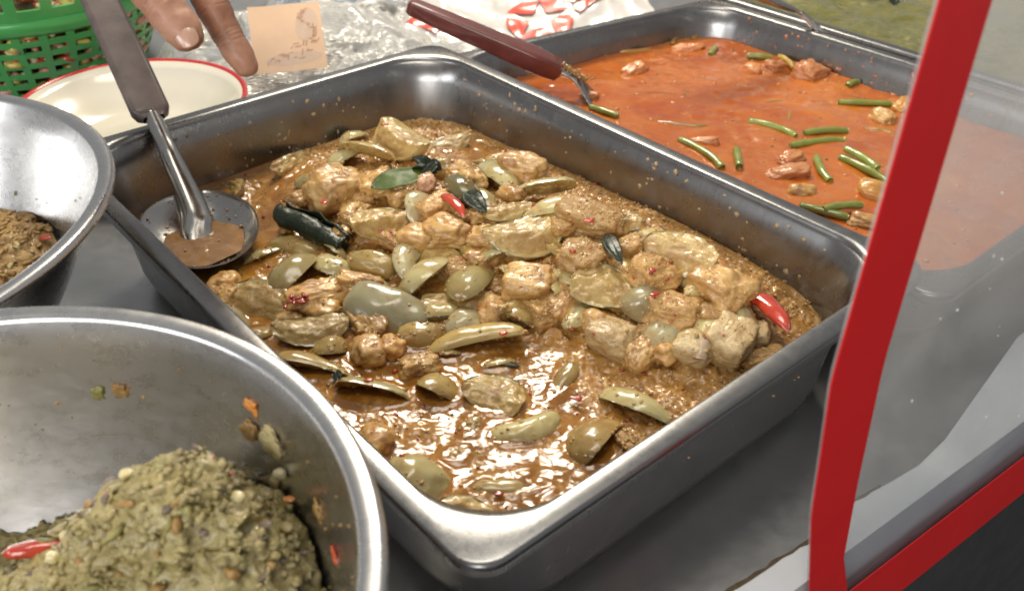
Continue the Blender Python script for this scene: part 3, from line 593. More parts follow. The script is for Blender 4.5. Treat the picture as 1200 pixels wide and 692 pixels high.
OTHER = [
    ('leaf', -0.0784, 0.6116, 0.0888, 0.51, 0.0526, 0.0223, 10, 'green', 'bright green basil leaf on top of the heap', 'basil leaves in the brown curry'),
    ('herb', -0.0631, 0.6241, 0.0893, -0.36, 0.0273, 0.0226, 0, 'dark', 'wet dark herb clump beside the bright green leaf', None),
    ('roll', -0.1431, 0.5746, 0.0668, -0.61, 0.0607, 0.0249, 0, 'dark', 'dark rolled eggplant skin right of the steel spoon', None),
    ('leaf', 0.0637, 0.5089, 0.092, -1.36, 0.037, 0.0097, 20, 'dark', 'narrow dark green leaf strip standing in the paste', 'basil leaves in the brown curry'),
    ('leaf', -0.0258, 0.5655, 0.0939, -1.09, 0.0318, 0.0125, 20, 'dark', 'crinkled dark leaf above the thin red chilli strip', 'basil leaves in the brown curry'),
    ('leaf', -0.1031, 0.4259, 0.0525, -1.2, 0.0153, 0.006, 20, 'dark', 'small dark leaf scrap beside the large bowl rim', 'basil leaves in the brown curry'),
    ('leaf', -0.0021, 0.4412, 0.0504, -0.27, 0.0137, 0.0055, 0, 'dark', 'small dark leaf scrap floating in the middle of the sauce', 'basil leaves in the brown curry'),
    ('chilli', -0.0398, 0.5635, 0.091, -1.03, 0.0334, 0.0083, 0, 'red', 'thin red chilli strip on top of the heap', 'red chillies in the brown curry'),
    ('chilli', 0.1579, 0.4658, 0.0714, -1.13, 0.0419, 0.014, 0, 'bright', 'big wet red chilli at the right wall of the pan', 'red chillies in the brown curry'),
    ('chilli', 0.1295, 0.4988, 0.0862, -1.03, 0.0173, 0.0059, 0, 'orange', 'orange chilli sliver by the right wall above the fatty chicken', 'red chillies in the brown curry'),
    ('flake', -0.1365, 0.486, 0.0642, 0.62, 0.0143, 0.0105, 0, 'red', 'cluster of crushed red chilli on the shredded chicken', 'chilli flakes on the brown curry'),
    ('flake', 0.0867, 0.4656, 0.0837, 0.53, 0.0073, 0.0049, 0, 'red', 'red chilli flake on the bluish green eggplant quarter', 'chilli flakes on the brown curry'),
    ('flake', 0.0864, 0.4808, 0.091, 0.0, 0.0052, 0.0044, 0, 'red', 'red chilli flake on the red-flecked paste lump', 'chilli flakes on the brown curry'),
    ('flake', -0.0066, 0.3353, 0.05, -0.23, 0.0053, 0.0037, 0, 'red', 'red chilli flake floating near the front rim', 'chilli flakes on the brown curry'),
    ('flake', -0.0813, 0.4081, 0.0643, 0.27, 0.0057, 0.004, 0, 'red', 'red chilli flake on the pale rim of the hollow eggplant arc', 'chilli flakes on the brown curry'),
    ('flake', 0.0373, 0.4085, 0.0505, -0.52, 0.0082, 0.0047, 0, 'red', 'red chilli flake in oil left of the pale arched crescent', 'chilli flakes on the brown curry'),
    ('flake', -0.0052, 0.4519, 0.0643, 0.54, 0.0056, 0.0043, 0, 'red', 'red chilli flake on the longest eggplant finger', 'chilli flakes on the brown curry'),
    ('flake', -0.1325, 0.5805, 0.0828, 1.45, 0.0067, 0.0051, 0, 'red', 'red chilli flake on the rough chicken lump', 'chilli flakes on the brown curry'),
    ('flake', -0.0997, 0.6794, 0.096, 0.0, 0.0067, 0.004, 0, 'red', 'red chilli flake on the veined slice at the back corner', 'chilli flakes on the brown curry'),
    ('flake', 0.0494, 0.5222, 0.1018, 0.0, 0.0077, 0.0052, 0, 'red', 'red chilli flake on the paste-coated mass at the right wall', 'chilli flakes on the brown curry'),
]
BEAN = [
    ('bean', 0.1597, 0.7206, 0.052, -1.09, 0.0595, 0.0079, 0, 'g', 'green bean nearest the near rim of the red curry, slanting down right', 'green bean pieces in the red curry'),
    ('bean', 0.1894, 0.7106, 0.053, -1.69, 0.0321, 0.0131, 0, 'g', 'stubby upright green bean right of the slanting one in the red curry', 'green bean pieces in the red curry'),
    ('bean', 0.2316, 0.7696, 0.052, -0.74, 0.0471, 0.0085, 0, 'g', 'green bean with pale seed end in the middle of the red curry', 'green bean pieces in the red curry'),
    ('bean', 0.1536, 0.7807, 0.051, -0.25, 0.0471, 0.0065, 0, 'd', 'half-sunk green bean above the slanting one in the red curry', 'green bean pieces in the red curry'),
    ('bean', 0.2774, 0.7625, 0.052, 0.12, 0.0407, 0.0066, 0, 'g', 'upper of the two level green beans at the middle right of the red curry', 'green bean pieces in the red curry'),
    ('bean', 0.264, 0.7403, 0.052, 0.22, 0.0512, 0.0074, 0, 'g', 'lower of the two level green beans at the middle right of the red curry', 'green bean pieces in the red curry'),
    ('bean', 0.2554, 0.6905, 0.053, -1.58, 0.0422, 0.0122, 0, 'g', 'thick green bean left of the crossed pair in the red curry', 'green bean pieces in the red curry'),
    ('bean', 0.288, 0.6855, 0.054, -1.06, 0.055, 0.0097, 0, 'g', 'longer bean of the crossed pair beside the red tape', 'green bean pieces in the red curry'),
    ('bean', 0.2884, 0.699, 0.058, -1.17, 0.0393, 0.0089, 0, 'g', 'shorter bean of the crossed pair beside the red tape', 'green bean pieces in the red curry'),
    ('bean', 0.3316, 0.8258, 0.052, -0.09, 0.0501, 0.0062, 0, 'g', 'thin level green bean near the far wall beside the red tape', 'green bean pieces in the red curry'),
    ('bean', 0.2125, 0.9592, 0.052, 1.12, 0.0231, 0.0089, 0, 'g', 'short green bean near the back wall of the red curry', 'green bean pieces in the red curry'),
    ('bean', 0.1763, 0.9954, 0.051, 1.27, 0.0263, 0.0103, 0, 'd', 'dull green bean at the back left corner of the red curry', 'green bean pieces in the red curry'),
    ('bean', 0.2067, 1.0115, 0.051, 0.83, 0.0322, 0.007, 0, 'd', 'dull green bean touching the back wall of the red curry', 'green bean pieces in the red curry'),
    ('bean', 0.2579, 0.9444, 0.052, -0.2, 0.0243, 0.0078, 0, 'g', 'short level green bean by the far wall of the red curry', 'green bean pieces in the red curry'),
    ('bean', 0.085, 0.8064, 0.052, -0.7, 0.0311, 0.0066, 0, 'g', 'green bean at the left rim of the red curry near the spatula', 'green bean pieces in the red curry'),
    ('bean', 0.237, 0.6204, 0.053, -0.52, 0.0364, 0.0081, 0, 'g', 'lower bean of the leafy bundle at the near rim of the red curry', 'green bean pieces in the red curry'),
    ('bean', 0.251, 0.6217, 0.056, 0.2, 0.032, 0.0097, 0, 'g', 'upper bean of the leafy bundle at the near rim of the red curry', 'green bean pieces in the red curry'),
    ('bean', 0.2807, 0.9224, 0.054, -1.37, 0.0353, 0.0099, 0, 'y', 'yellow bean piece leaning by the curled chicken in the red curry', 'green bean pieces in the red curry'),
    ('bean', 0.3339, 0.8712, 0.052, 0.63, 0.0172, 0.0085, 0, 'g', 'tiny green bean bit by the far wall of the red curry', 'green bean pieces in the red curry'),
    ('bean', 0.2556, 0.8014, 0.05, 1.2, 0.0292, 0.0059, 0, 'd', 'faint sunk green bean in the middle of the red curry', 'green bean pieces in the red curry'),
    ('bean', 0.2465, 0.8305, 0.05, 0.31, 0.0235, 0.005, 0, 'd', 'faint level green bean above the one with the pale seed', 'green bean pieces in the red curry'),
    ('bean', 0.3257, 0.7664, 0.051, -0.44, 0.0244, 0.0068, 0, 'd', 'sunk green bean close to the red tape', 'green bean pieces in the red curry'),
    ('bean', 0.1285, 0.9644, 0.051, 0.23, 0.038, 0.0067, 0, 'd', 'dull long bean at the left wall of the red curry', 'green bean pieces in the red curry'),
]
REDPIECE = [
    ('lump', 0.2966, 0.8942, 0.056, 0.83, 0.037, 0.028, 0, 'coral', 'curled coral chicken piece standing up by the far wall of the red curry', 'chicken pieces in the red curry'),
    ('lump', 0.2667, 0.9107, 0.054, 0.4, 0.0246, 0.0173, 0, 'coral', 'small chicken knob left of the curled coral piece', 'chicken pieces in the red curry'),
    ('lump', 0.2427, 0.9064, 0.053, -0.48, 0.0189, 0.015, 0, 'coral', 'small chicken knob farthest left in the row by the far wall', 'chicken pieces in the red curry'),
    ('lump', 0.1862, 0.9695, 0.051, 0.0, 0.0363, 0.0135, 0, 'coral', 'flat chicken piece near the back left corner of the red curry', 'chicken pieces in the red curry'),
    ('lump', 0.234, 0.709, 0.053, 0.59, 0.027, 0.0142, 0, 'coral', 'chicken bit above the pale onion-like slice in the red curry', 'chicken pieces in the red curry'),
    ('lump', 0.2244, 0.6853, 0.051, 0.0, 0.0376, 0.0172, 0, 'coral', 'flat chicken slice left of the thick green bean', 'chicken pieces in the red curry'),
    ('lump', 0.3379, 0.7932, 0.052, -1.19, 0.026, 0.02, 0, 'peach', 'pale chicken bit beside the red tape under the thin bean', 'chicken pieces in the red curry'),
    ('lump', 0.3665, 0.8199, 0.052, 0.88, 0.0308, 0.0165, 0, 'yellow', 'yellow piece half hidden by the red tape', 'chicken pieces in the red curry'),
    ('lump', 0.2286, 0.6531, 0.052, -0.38, 0.022, 0.0133, 0, 'tan', 'brownish piece above the leafy bean bundle', 'chicken pieces in the red curry'),
    ('lump', 0.2886, 0.6508, 0.051, -0.31, 0.038, 0.0256, 0, 'yellow', 'large yellow glossy piece near the red tape and near rim', 'chicken pieces in the red curry'),
    ('lump', 0.2703, 0.6036, 0.051, -0.18, 0.0365, 0.0177, 0, 'peach', 'pale orange chicken piece at the near rim by the red tape', 'chicken pieces in the red curry'),
    ('lump', 0.1674, 0.744, 0.051, -0.2, 0.0262, 0.0108, 0, 'coral', 'faint chicken piece above the slanting green bean', 'chicken pieces in the red curry'),
    ('lump', 0.1224, 0.9069, 0.051, 0.72, 0.0308, 0.0168, 0, 'coral', 'faint pinkish chicken piece at the left of the red curry', 'chicken pieces in the red curry'),
    ('lump', 0.0732, 0.8422, 0.051, -0.43, 0.0222, 0.0118, 0, 'coral', 'chicken crumb at the left rim of the red curry under the spatula blade', 'chicken pieces in the red curry'),
]
LIQUID = [(-0.223, 0.654, 0.062), (-0.223, 0.602, 0.06), (-0.181, 0.647, 0.035), (-0.223, 0.555, 0.055), (-0.04, 0.721, 0.03), (-0.187, 0.584, 0.035), (-0.061, 0.434, 0.05), (-0.038, 0.389, 0.06), (0.0, 0.375, 0.06), (-0.058, 0.35, 0.06), (-0.017, 0.326, 0.06), (0.018, 0.35, 0.05), (-0.093, 0.442, 0.05), (-0.139, 0.494, 0.04), (0.045, 0.35, 0.04), (0.01, 0.442, 0.02), (-0.035, 0.418, 0.05)]


# ------------------------------------------------------------------ setting: counter and floor
PAN_C = Vector((-0.0433, 0.547, 0.0))
PAN_A = RAD(-49.5)
CE = Vector((math.cos(RAD(36)), math.sin(RAD(36)), 0))          # direction of the counter's front edge
CN = Vector((CE.y, -CE.x, 0))                                    # outward, towards the customer
E0 = Vector((0.151, 0.312, 0))                                   # a point of that edge


def prism(name, poly, z0, z1, mat, parent=None, smooth=False, bevel=0.0):
    n = len(poly)
    V = [(x, y, z0) for x, y in poly] + [(x, y, z1) for x, y in poly]
    F = [tuple(range(n - 1, -1, -1)), tuple(range(n, 2 * n))] + [(i, (i + 1) % n, n + (i + 1) % n, n + i) for i in range(n)]
    o = mesh(name, V, F, mat, parent, smooth)
    if bevel:
        md = o.modifiers.new('bevel', 'BEVEL')
        md.width = bevel; md.segments = 2
    return o


def cpt(a, b):
    q = E0 + CE * a + CN * b
    return (q.x, q.y)


counter = prism('counter', [cpt(-1.6, -0.012), cpt(2.4, -0.012), cpt(2.4, -2.4), cpt(-1.6, -2.4)], -0.04, 0.0, M_counter)
tag(counter, kind='structure')
M_trim = plain('white_trim', (0.70, 0.72, 0.74), 0.3, 0, 0.4, 0.06, 20)
# white edging that laps over the front edge of the steel; its inner border wanders
rng = random.Random(3)
inner = [(0.02, 0.015), (0.10, 0.0145), (0.118, 0.3141), (0.162, 0.3432), (0.196, 0.3730), (0.221, 0.3870), (0.243, 0.4010), (0.267, 0.4230), (0.357, 0.5260), (0.47, 0.62), (0.9, 0.93)]
inner = [cpt(-1.2, -0.03), cpt(-0.2, -0.027)] + inner[2:]
outer = [cpt(1.05, -0.002), cpt(0.25, -0.002), cpt(0.05, -0.002), cpt(-0.2, -0.002), cpt(-1.2, -0.002)]
trim = prism('counter_edging', inner + outer, -0.05, 0.004, M_trim)
tag(trim, kind='structure')
# dirt line in the joint between the steel and the edging
M_dirt = plain('joint_dirt', (0.10, 0.065, 0.03), 0.7, 0, 0, 0.5, 200)
pts = []
pl = [Vector((x, y, 0)) for x, y in inner[1:6]]
for a, b in zip(pl[:-1], pl[1:]):
    k = max(2, int((b - a).length / 0.006))
    for i in range(k):
        pts.append(a.lerp(b, i / k))
V, F = [], []
for i, q in enumerate(pts):
    wd = 0.0004 + 0.0010 * rng.random() ** 2
    off = rng.uniform(-0.0005, 0.0005)
    for s in (-1, 1):
        for z in (0.0, 0.0052):
            V.append((q.x - CN.x * (wd * s + off), q.y - CN.y * (wd * s + off), z))
for i in range(len(pts) - 1):
    a = i * 4; b = a + 4
    F += [(a + 1, b + 1, b + 3, a + 3), (a, b, b + 1, a + 1), (a + 2, a + 3, b + 3, b + 2)]
tag(mesh('joint_dirt', V, F, M_dirt, None, False), kind='structure')
M_front = plain('counter_front_paint', (0.05, 0.05, 0.05), 0.55)
cf = prism('counter_front', [cpt(-1.6, -0.016), cpt(2.4, -0.016), cpt(2.4, -0.05), cpt(-1.6, -0.05)], -0.86, -0.0405, M_front)
tag(cf, kind='structure')
M_floor = plain('dark_concrete', (0.035, 0.033, 0.030), 0.65, 0, 0, 0.35, 6, 60, 0.4)
fl = mesh('ground', [(-4, -4, -0.86), (5, -4, -0.86), (5, 5, -0.86), (-4, 5, -0.86)], [(0, 1, 2, 3)], M_floor, None, False)
tag(fl, kind='structure')

# ------------------------------------------------------------------ pans


def pan_shell(lx, ly, H):
    prof_in = [(0.0, 0.018, H - 0.0075), (0.0, 0.018, H - 0.002), (0.0006, 0.018, H - 0.0006), (0.002, 0.018, H), (0.0102, 0.040, H), (0.0114, 0.044, H - 0.0003), (0.0124, 0.047, H - 0.0013), (0.0130, 0.049, H - 0.0036),
               (0.0165, 0.052, H - 0.02), (0.0215, 0.052, H * 0.5), (0.0245, 0.052, 0.018), (0.027, 0.052, 0.009), (0.033, 0.05, 0.0035), (0.045, 0.045, 0.0018), (0.10, 0.03, 0.0015)]
    prof_out = [(0.0012, 0.018, H - 0.0075), (0.0012, 0.018, H - 0.002), (0.0112, 0.045, H - 0.002), (0.0142, 0.052, H - 0.005), (0.0178, 0.053, H - 0.02), (0.023, 0.053, H * 0.5), (0.0258, 0.053, 0.018), (0.0285, 0.053, 0.008), (0.034, 0.05, 0.002), (0.045, 0.045, 0.0003), (0.10, 0.03, 0.0)]
    n = 10
    m = 4 * (n + 1)
    rings_in = [[(x, y, z) for x, y in rrect(lx - i, ly - i, r, n)] for i, r, z in prof_in]
    rings_out = [[(x, y, z) for x, y in rrect(lx - i, ly - i, r, n)] for i, r, z in prof_out]
    V, F = [], []
    for R in rings_in:
        V += R
    base = len(V)
    for R in rings_out:
        V += R
    F += grid_faces(len(rings_in), m, False, True)
    F += [(f[0], f[3], f[2], f[1]) for f in grid_faces(len(rings_out), m, False, True, base)]
    for k in range(m):                                # close the lip
        F.append((k, (k + 1) % m, base + (k + 1) % m, base + k))
    F.append(tuple((len(rings_in) - 1) * m + k for k in range(m)))
    F.append(tuple(base + (len(rings_out) - 1) * m + k for k in range(m - 1, -1, -1)))
    return V, F


LX, LY, PH = 0.2505, 0.1765, 0.10
V, F = pan_shell(LX, LY, PH)
pan = mesh('food_pan', V, F, M_pan, None, True, PAN_C, (0, 0, PAN_A))
tag(pan, 'deep steel food pan holding brown eggplant curry, in the centre of the picture', 'food pan', 'steel food pans')
PX_, PY_ = Vector((math.cos(PAN_A), math.sin(PAN_A), 0)), Vector((-math.sin(PAN_A), math.cos(PAN_A), 0))

P2H = 0.08
P2C = PAN_C + PY_ * 0.352 + PX_ * (-0.0)
def skew(V):
    """the red curry pan is knocked out of square: its back end slants"""
    V = np.array(V, float)
    V[:, 0] += 0.16 * (V[:, 1] + 0.1755) * np.clip(-V[:, 0] / 0.262, 0, 1)
    return V


V, F = pan_shell(0.262, 0.1755, P2H)
V = skew(V)
pan2 = mesh('food_pan', V, F, M_pan, None, True, P2C, (0, 0, PAN_A))
tag(pan2, 'steel food pan of orange-red curry with green beans, behind and right of the brown curry', 'food pan', 'steel food pans')
P3C = P2C + PY_ * 0.3535 + PX_ * (-0.01)
V, F = pan_shell(0.262, 0.1765, 0.083)
pan3 = mesh('food_pan', V, F, M_pan, None, True, P3C, (0, 0, PAN_A))
tag(pan3, 'steel food pan of green curry at the far upper right edge', 'food pan', 'steel food pans')

# ------------------------------------------------------------------ sauces


def hh(x, y):
    z = np.full(np.shape(x), 0.046)
    for hx, hy, r, a in HEAP:
        z = z + a * np.exp(-((x - hx) ** 2 + (y - hy) ** 2) / (2 * r * r))
    return z


def liquid_mask(x, y):
    m = np.zeros(np.shape(x))
    for hx, hy, r in LIQUID:
        m = np.maximum(m, np.exp(-(((x - hx) ** 2 + (y - hy) ** 2) / (r * r)) ** 1.5))
    return np.clip(m * 1.6, 0, 1)


def sauce_grid(center, hx, hy, r, nu, nv):
    """rounded-rectangle grid in pan space -> local xy (nu*nv,2)"""
    P = []
    for i in range(nu):
        y = (2 * i / (nu - 1) - 1) * hy
        e = max(0.0, abs(y) - (hy - r))
        half = hx - r + math.sqrt(max(0.0, r * r - e * e)) if e > 0 else hx
        for j in range(nv):
            P.append(((2 * j / (nv - 1) - 1) * half, y))
    return np.array(P)


def sauce_mat(name, liq, mince, scale=1.0, oil=None, rl=0.07, bstr=0.5):
    m, nt, b = new_mat(name)
    co = objco(nt)
    at = N(nt, 'ShaderNodeAttribute', attribute_name='grain')
    n1 = noise(nt, 28 * scale, 5, 0.6, co, 0.8)
    n2 = noise(nt, 240 * scale, 4, 0.7, co, 0.3)
    n3 = noise(nt, 75 * scale, 4, 0.6, co, 1.2)
    lc = ramp(nt, n1, [(0.3, liq[0]), (0.52, liq[1]), (0.72, liq[2])])
    mc = ramp(nt, n2, [(0.3, mince[0]), (0.55, mince[1]), (0.75, mince[2])])
    col = mixc(nt, at.outputs['Fac'], lc, mc)
    # islands of paste that float in the liquid
    isl = mapr(nt, n3, 0.52, 0.62, 0.0, 0.75)
    col = mixc(nt, isl, col, mc)
    nt.links.new(col, b.inputs['Base Color'])
    nt.links.new(mapr(nt, at.outputs['Fac'], 0, 1, rl, 0.42), b.inputs['Roughness'])
    b.inputs['Subsurface Weight'].default_value = 0.2
    b.inputs['Subsurface Radius'].default_value = (1, 0.4, 0.15)
    b.inputs['Subsurface Scale'].default_value = 0.005
    b.inputs['Coat Weight'].default_value = 0.5
    b.inputs['Coat Roughness'].default_value = 0.04
    h = mixc(nt, 0.45, n2, n3)
    bump(nt, b, h, bstr, 0.0012)
    return m


M_sauce = sauce_mat('brown_curry_sauce', [(0.20, 0.075, 0.010), (0.31, 0.128, 0.017), (0.42, 0.20, 0.037)], [(0.29, 0.13, 0.026), (0.45, 0.235, 0.058), (0.59, 0.38, 0.12)], bstr=0.5, rl=0.05)
ins = 0.0222
G = sauce_grid(PAN_C, LX - ins, LY - ins, 0.052, 290, 400)
wx = PAN_C.x + G[:, 0] * PX_.x + G[:, 1] * PY_.x
wy = PAN_C.y + G[:, 0] * PX_.y + G[:, 1] * PY_.y
lm = liquid_mask(wx, wy)
P3 = np.c_[wx, wy, np.zeros(len(wx))]
lm = np.clip(lm * 0.95 + 0.50 * fbm(P3 * 62, 3, 5), 0, 1)
grain = 1 - lm
edge = np.minimum(1, np.minimum(LX - ins - np.abs(G[:, 0]), LY - ins - np.abs(G[:, 1])) / 0.006)
Z = hh(wx, wy)
Z = Z + grain * (0.0030 * fbm(P3 * 75, 3, 1) + 0.0015 * fbm(P3 * 330, 2, 2)) * edge
Z = Z + lm * (0.0008 * fbm(P3 * 48, 2, 3) + 0.00016 * ridged(P3 * 170, 2, 4) + 0.00010 * fbm(P3 * 420, 2, 6)) * edge
for row in EGGPLANT + CHICKEN:                       # the liquid climbs a little where a piece breaks the surface
    _, ex, ey, ez, eh, eL, eW = row[:7]
    near = (np.abs(wx - ex) < eL) & (np.abs(wy - ey) < eL)
    if not near.any():
        continue
    du = (wx[near] - ex) * math.cos(eh) + (wy[near] - ey) * math.sin(eh)
    dv = -(wx[near] - ex) * math.sin(eh) + (wy[near] - ey) * math.cos(eh)
    e_ = np.sqrt((du / (eL * 0.5)) ** 2 + (dv / (eW * 0.48)) ** 2)
    dd = (e_ - 0.95) * min(eL, eW) * 0.5
    Z[near] += lm[near] * 0.0017 * np.exp(-np.clip(dd, 0, None) / 0.0022)
Z = Z + 0.0009 * (1 - np.clip(edge, 0, 1))
sauce = mesh('curry_sauce', np.c_[G, Z], grid_faces(290, 400), M_sauce, None, True, PAN_C, (0, 0, PAN_A))
at = sauce.data.attributes.new('grain', 'FLOAT', 'POINT')
at.data.foreach_set('value', grain.astype(np.float32))
tag(sauce, 'brown oily curry sauce with coconut and chilli paste filling the centre pan', 'curry', kind='stuff')

M_red = sauce_mat('red_curry_sauce', [(0.34, 0.060, 0.008), (0.47, 0.118, 0.016), (0.56, 0.19, 0.036)], [(0.36, 0.08, 0.014), (0.48, 0.15, 0.034), (0.58, 0.25, 0.085)], 0.5, rl=0.08, bstr=0.3)
G2 = sauce_grid(P2C, 0.262 - 0.0215, 0.1755 - 0.0215, 0.052, 150, 220)
w2 = np.c_[P2C.x + G2[:, 0] * PX_.x + G2[:, 1] * PY_.x, P2C.y + G2[:, 0] * PX_.y + G2[:, 1] * PY_.y, np.zeros(len(G2))]
g2 = np.clip(0.15 + 0.5 * fbm(w2 * 22, 3, 9), 0, 0.7)
z2 = 0.050 + 0.0016 * fbm(w2 * 26, 3, 11) + 0.0008 * fbm(w2 * 110, 3, 12) * (0.4 + g2)
s2 = mesh('curry_sauce', skew(np.c_[G2, z2]), grid_faces(150, 220), M_red, None, True, P2C, (0, 0, PAN_A))
a2 = s2.data.attributes.new('grain', 'FLOAT', 'POINT')
a2.data.foreach_set('value', g2.astype(np.float32))
tag(s2, 'orange-red coconut curry filling the pan behind the brown one', 'curry', kind='stuff')

M_grn = sauce_mat('green_curry_sauce', [(0.10, 0.095, 0.016), (0.16, 0.15, 0.03), (0.24, 0.20, 0.05)], [(0.08, 0.08, 0.02), (0.17, 0.16, 0.04), (0.27, 0.24, 0.08)], 0.8, rl=0.12)
G3 = sauce_grid(P3C, 0.262 - 0.0145, 0.1765 - 0.0145, 0.050, 110, 160)
w3 = np.c_[P3C.x + G3[:, 0] * PX_.x + G3[:, 1] * PY_.x, P3C.y + G3[:, 0] * PX_.y + G3[:, 1] * PY_.y, np.zeros(len(G3))]
g3 = np.clip(0.5 + 0.6 * fbm(w3 * 22, 3, 19), 0, 1)
z3 = 0.0765 + 0.003 * fbm(w3 * 30, 3, 21) + 0.0012 * fbm(w3 * 130, 2, 22)
s3 = mesh('curry_sauce', np.c_[G3, z3], grid_faces(110, 160), M_grn, None, True, P3C, (0, 0, PAN_A))
a3 = s3.data.attributes.new('grain', 'FLOAT', 'POINT')
a3.data.foreach_set('value', g3.astype(np.float32))
tag(s3, 'green curry with dark leaves in the far upper right pan', 'curry', kind='stuff')

# ------------------------------------------------------------------ food pieces
SURF = []          # world-space sample points of upward faces, used to settle loose grains on the pieces


def place(V, loc, head, tilt=0.0, pitch=0.0):
    R = Matrix.Rotation(head, 3, 'Z') @ Matrix.Rotation(pitch, 3, 'Y') @ Matrix.Rotation(tilt, 3, 'X')
    return np.array(V) @ np.array(R).T + np.array(loc)


def eggplant(kind, x, y, z, head, L, Wd, tilt, tint, seed):
    """a wedge: skin = sector of an ellipsoid round the X axis, flesh = the cut faces. Returns skin (V,F), flesh (V,F)"""
    r = np.random.RandomState(seed)
    R = Wd / 2
    half = {'dome': 72, 'flesh': 64, 'rim': 74, 'side': 62}[kind] + r.uniform(-9, 9)
    a = RAD(half)
    nt, npz = 34, 22
    th = np.linspace(0.0, math.pi, nt)
    pw = r.uniform(0.75, 1.1)
    skew = r.uniform(-0.25, 0.25)
    bend = r.uniform(-0.14, 0.14) * L
    X = L / 2 * np.cos(th)
    rad = np.maximum(np.sin(th), 0) ** pw * (1 + skew * np.cos(th))
    thick = 0.14
    Vs = []
    for i in range(nt):
        for p in np.linspace(-a, a, npz):
            Vs.append((X[i], R * rad[i] * math.sin(p), R * 0.9 * rad[i] * math.cos(p)))
    Vs = np.array(Vs)
    Fs = [(f[0], f[3], f[2], f[1]) for f in grid_faces(nt, npz)]
    # flesh: chord profile from -a to a passing near the axis, sunk below the skin edge
    nc = 27
    hollow = 0.28 if kind == 'rim' else (0.10 if kind == 'flesh' else 0.05)
    Vf = []
    for i in range(nt):
        e0 = np.array([R * rad[i] * math.sin(-a), R * 0.9 * rad[i] * math.cos(a)])
        e1 = np.array([R * rad[i] * math.sin(a), R * 0.9 * rad[i] * math.cos(a)])
        mid = np.array([0.0, R * rad[i] * (hollow if kind == 'rim' else 0.06)])
        for t in np.linspace(0, 1, nc):
            s = 2 * t - 1
            q = e0 * (1 - t) + e1 * t
            q = q + (mid - (e0 + e1) / 2) * (1 - abs(s) ** (1.35 if kind != 'rim' else 2.2))
            Vf.append((X[i], q[0], q[1]))
    Vf = np.array(Vf)
    Ff = grid_faces(nt, nc)
    ns = 1.0 / max(L, 0.02)
    off = r.uniform(0, 50, 3)
    for A, amp, fine in ((Vs, 0.055, 0.35), (Vf, 0.05, 1.0)):
        nrm = A / (np.linalg.norm(A, axis=1)[:, None] + 1e-6)
        d = amp * Wd * fbm(A * ns * 2.6 + off, 2, seed)
        A += nrm * d[:, None]
        A[:, 2] += fine * (0.0012 * fbm(A * 380 + off, 2, seed + 5) + (0.0008 * ridged(A * 120 + off, 2, seed + 6) if fine == 1.0 else 0)) * (np.abs(A[:, 1]) < R * 0.9)
        A[:, 1] += bend * (A[:, 0] / (L / 2)) ** 2
    flip = kind == 'flesh'
    roll = RAD(tilt + r.uniform(-8, 8))
    if kind in ('dome', 'side') and abs(tilt) < 30:
        roll += RAD(r.choice([-1, -1, 1]) * r.uniform(12, 42))
    if kind == 'flesh':
        roll += math.pi
    elif kind == 'rim':
        pass
    pit = RAD(r.uniform(-10, 10))
    return Vs, Fs, Vf, Ff, roll, pit


def add_eggplant(row, seed):
    kind, x, y, z, head, L, Wd, tilt, tint, label, group = row
    Vs, Fs, Vf, Ff, roll, pit = eggplant(kind, x, y, z, head, L, Wd, tilt, tint, seed)
    # roll is taken about the long axis so that positive values turn the crown towards the camera
    sgn = 1 if math.cos(head) > 0 else -1
    roll = roll * sgn
    zz = z - (Wd * 0.22 if kind != 'flesh' else -Wd * 0.12)
    rot = (Matrix.Rotation(head, 3, 'Z') @ Matrix.Rotation(pit, 3, 'Y') @ Matrix.Rotation(roll, 3, 'X')).to_euler()
    name = 'eggplant_slice' if kind == 'flesh' else 'eggplant_wedge'
    o = mesh(name, Vs, Fs, SKIN[tint], None, True, (x, y, zz), rot)
    tt = np.abs(np.linspace(-1, 1, 27)[:-1] + 1 / 26.0)
    midx = [1 if (tt[q % 26] > 0.86 or q // 26 < 2 or q // 26 > 30) else 0 for q in range(len(Ff))]
    mesh('flesh', Vf, Ff, None, o, mats=[M_flesh, SKIN['flesh']], midx=midx)
    tag(o, label, 'eggplant', group)
    Mx = np.array(Matrix.LocRotScale(Vector((x, y, zz)), rot, None))
    for A in ((Vs, Vf) if kind != 'flesh' else (Vs, Vf, Vf, Vf)):
        wv = A @ Mx[:3, :3].T + Mx[:3, 3]
        SURF.append(wv[wv[:, 2] > zz + 0.1 * Wd])
    return o


def lump_verts(L, Wd, H, seed, blocky=0.0, sub=4, rough=1.0):
    V0, F0 = ico(sub)
    V = V0.copy()
    r = np.random.RandomState(seed)
    off = r.uniform(0, 80, 3)
    if blocky:
        m = np.max(np.abs(V), axis=1)[:, None]
        V = V * (1 - blocky) + blocky * V / m * 0.86
    d = 1 + rough * (0.23 * fbm(V * 1.5 + off, 2, seed) + 0.062 * ridged(V * np.array([2.0, 4.6, 4.0]) + off, 3, seed + 3) + 0.018 * ridged(V * np.array([5.0, 13.0, 11.0]) + off, 2, seed + 7))
    V = V * d[:, None]
    V = V * np.array([L / 2, Wd / 2, H / 2])
    return V, F0


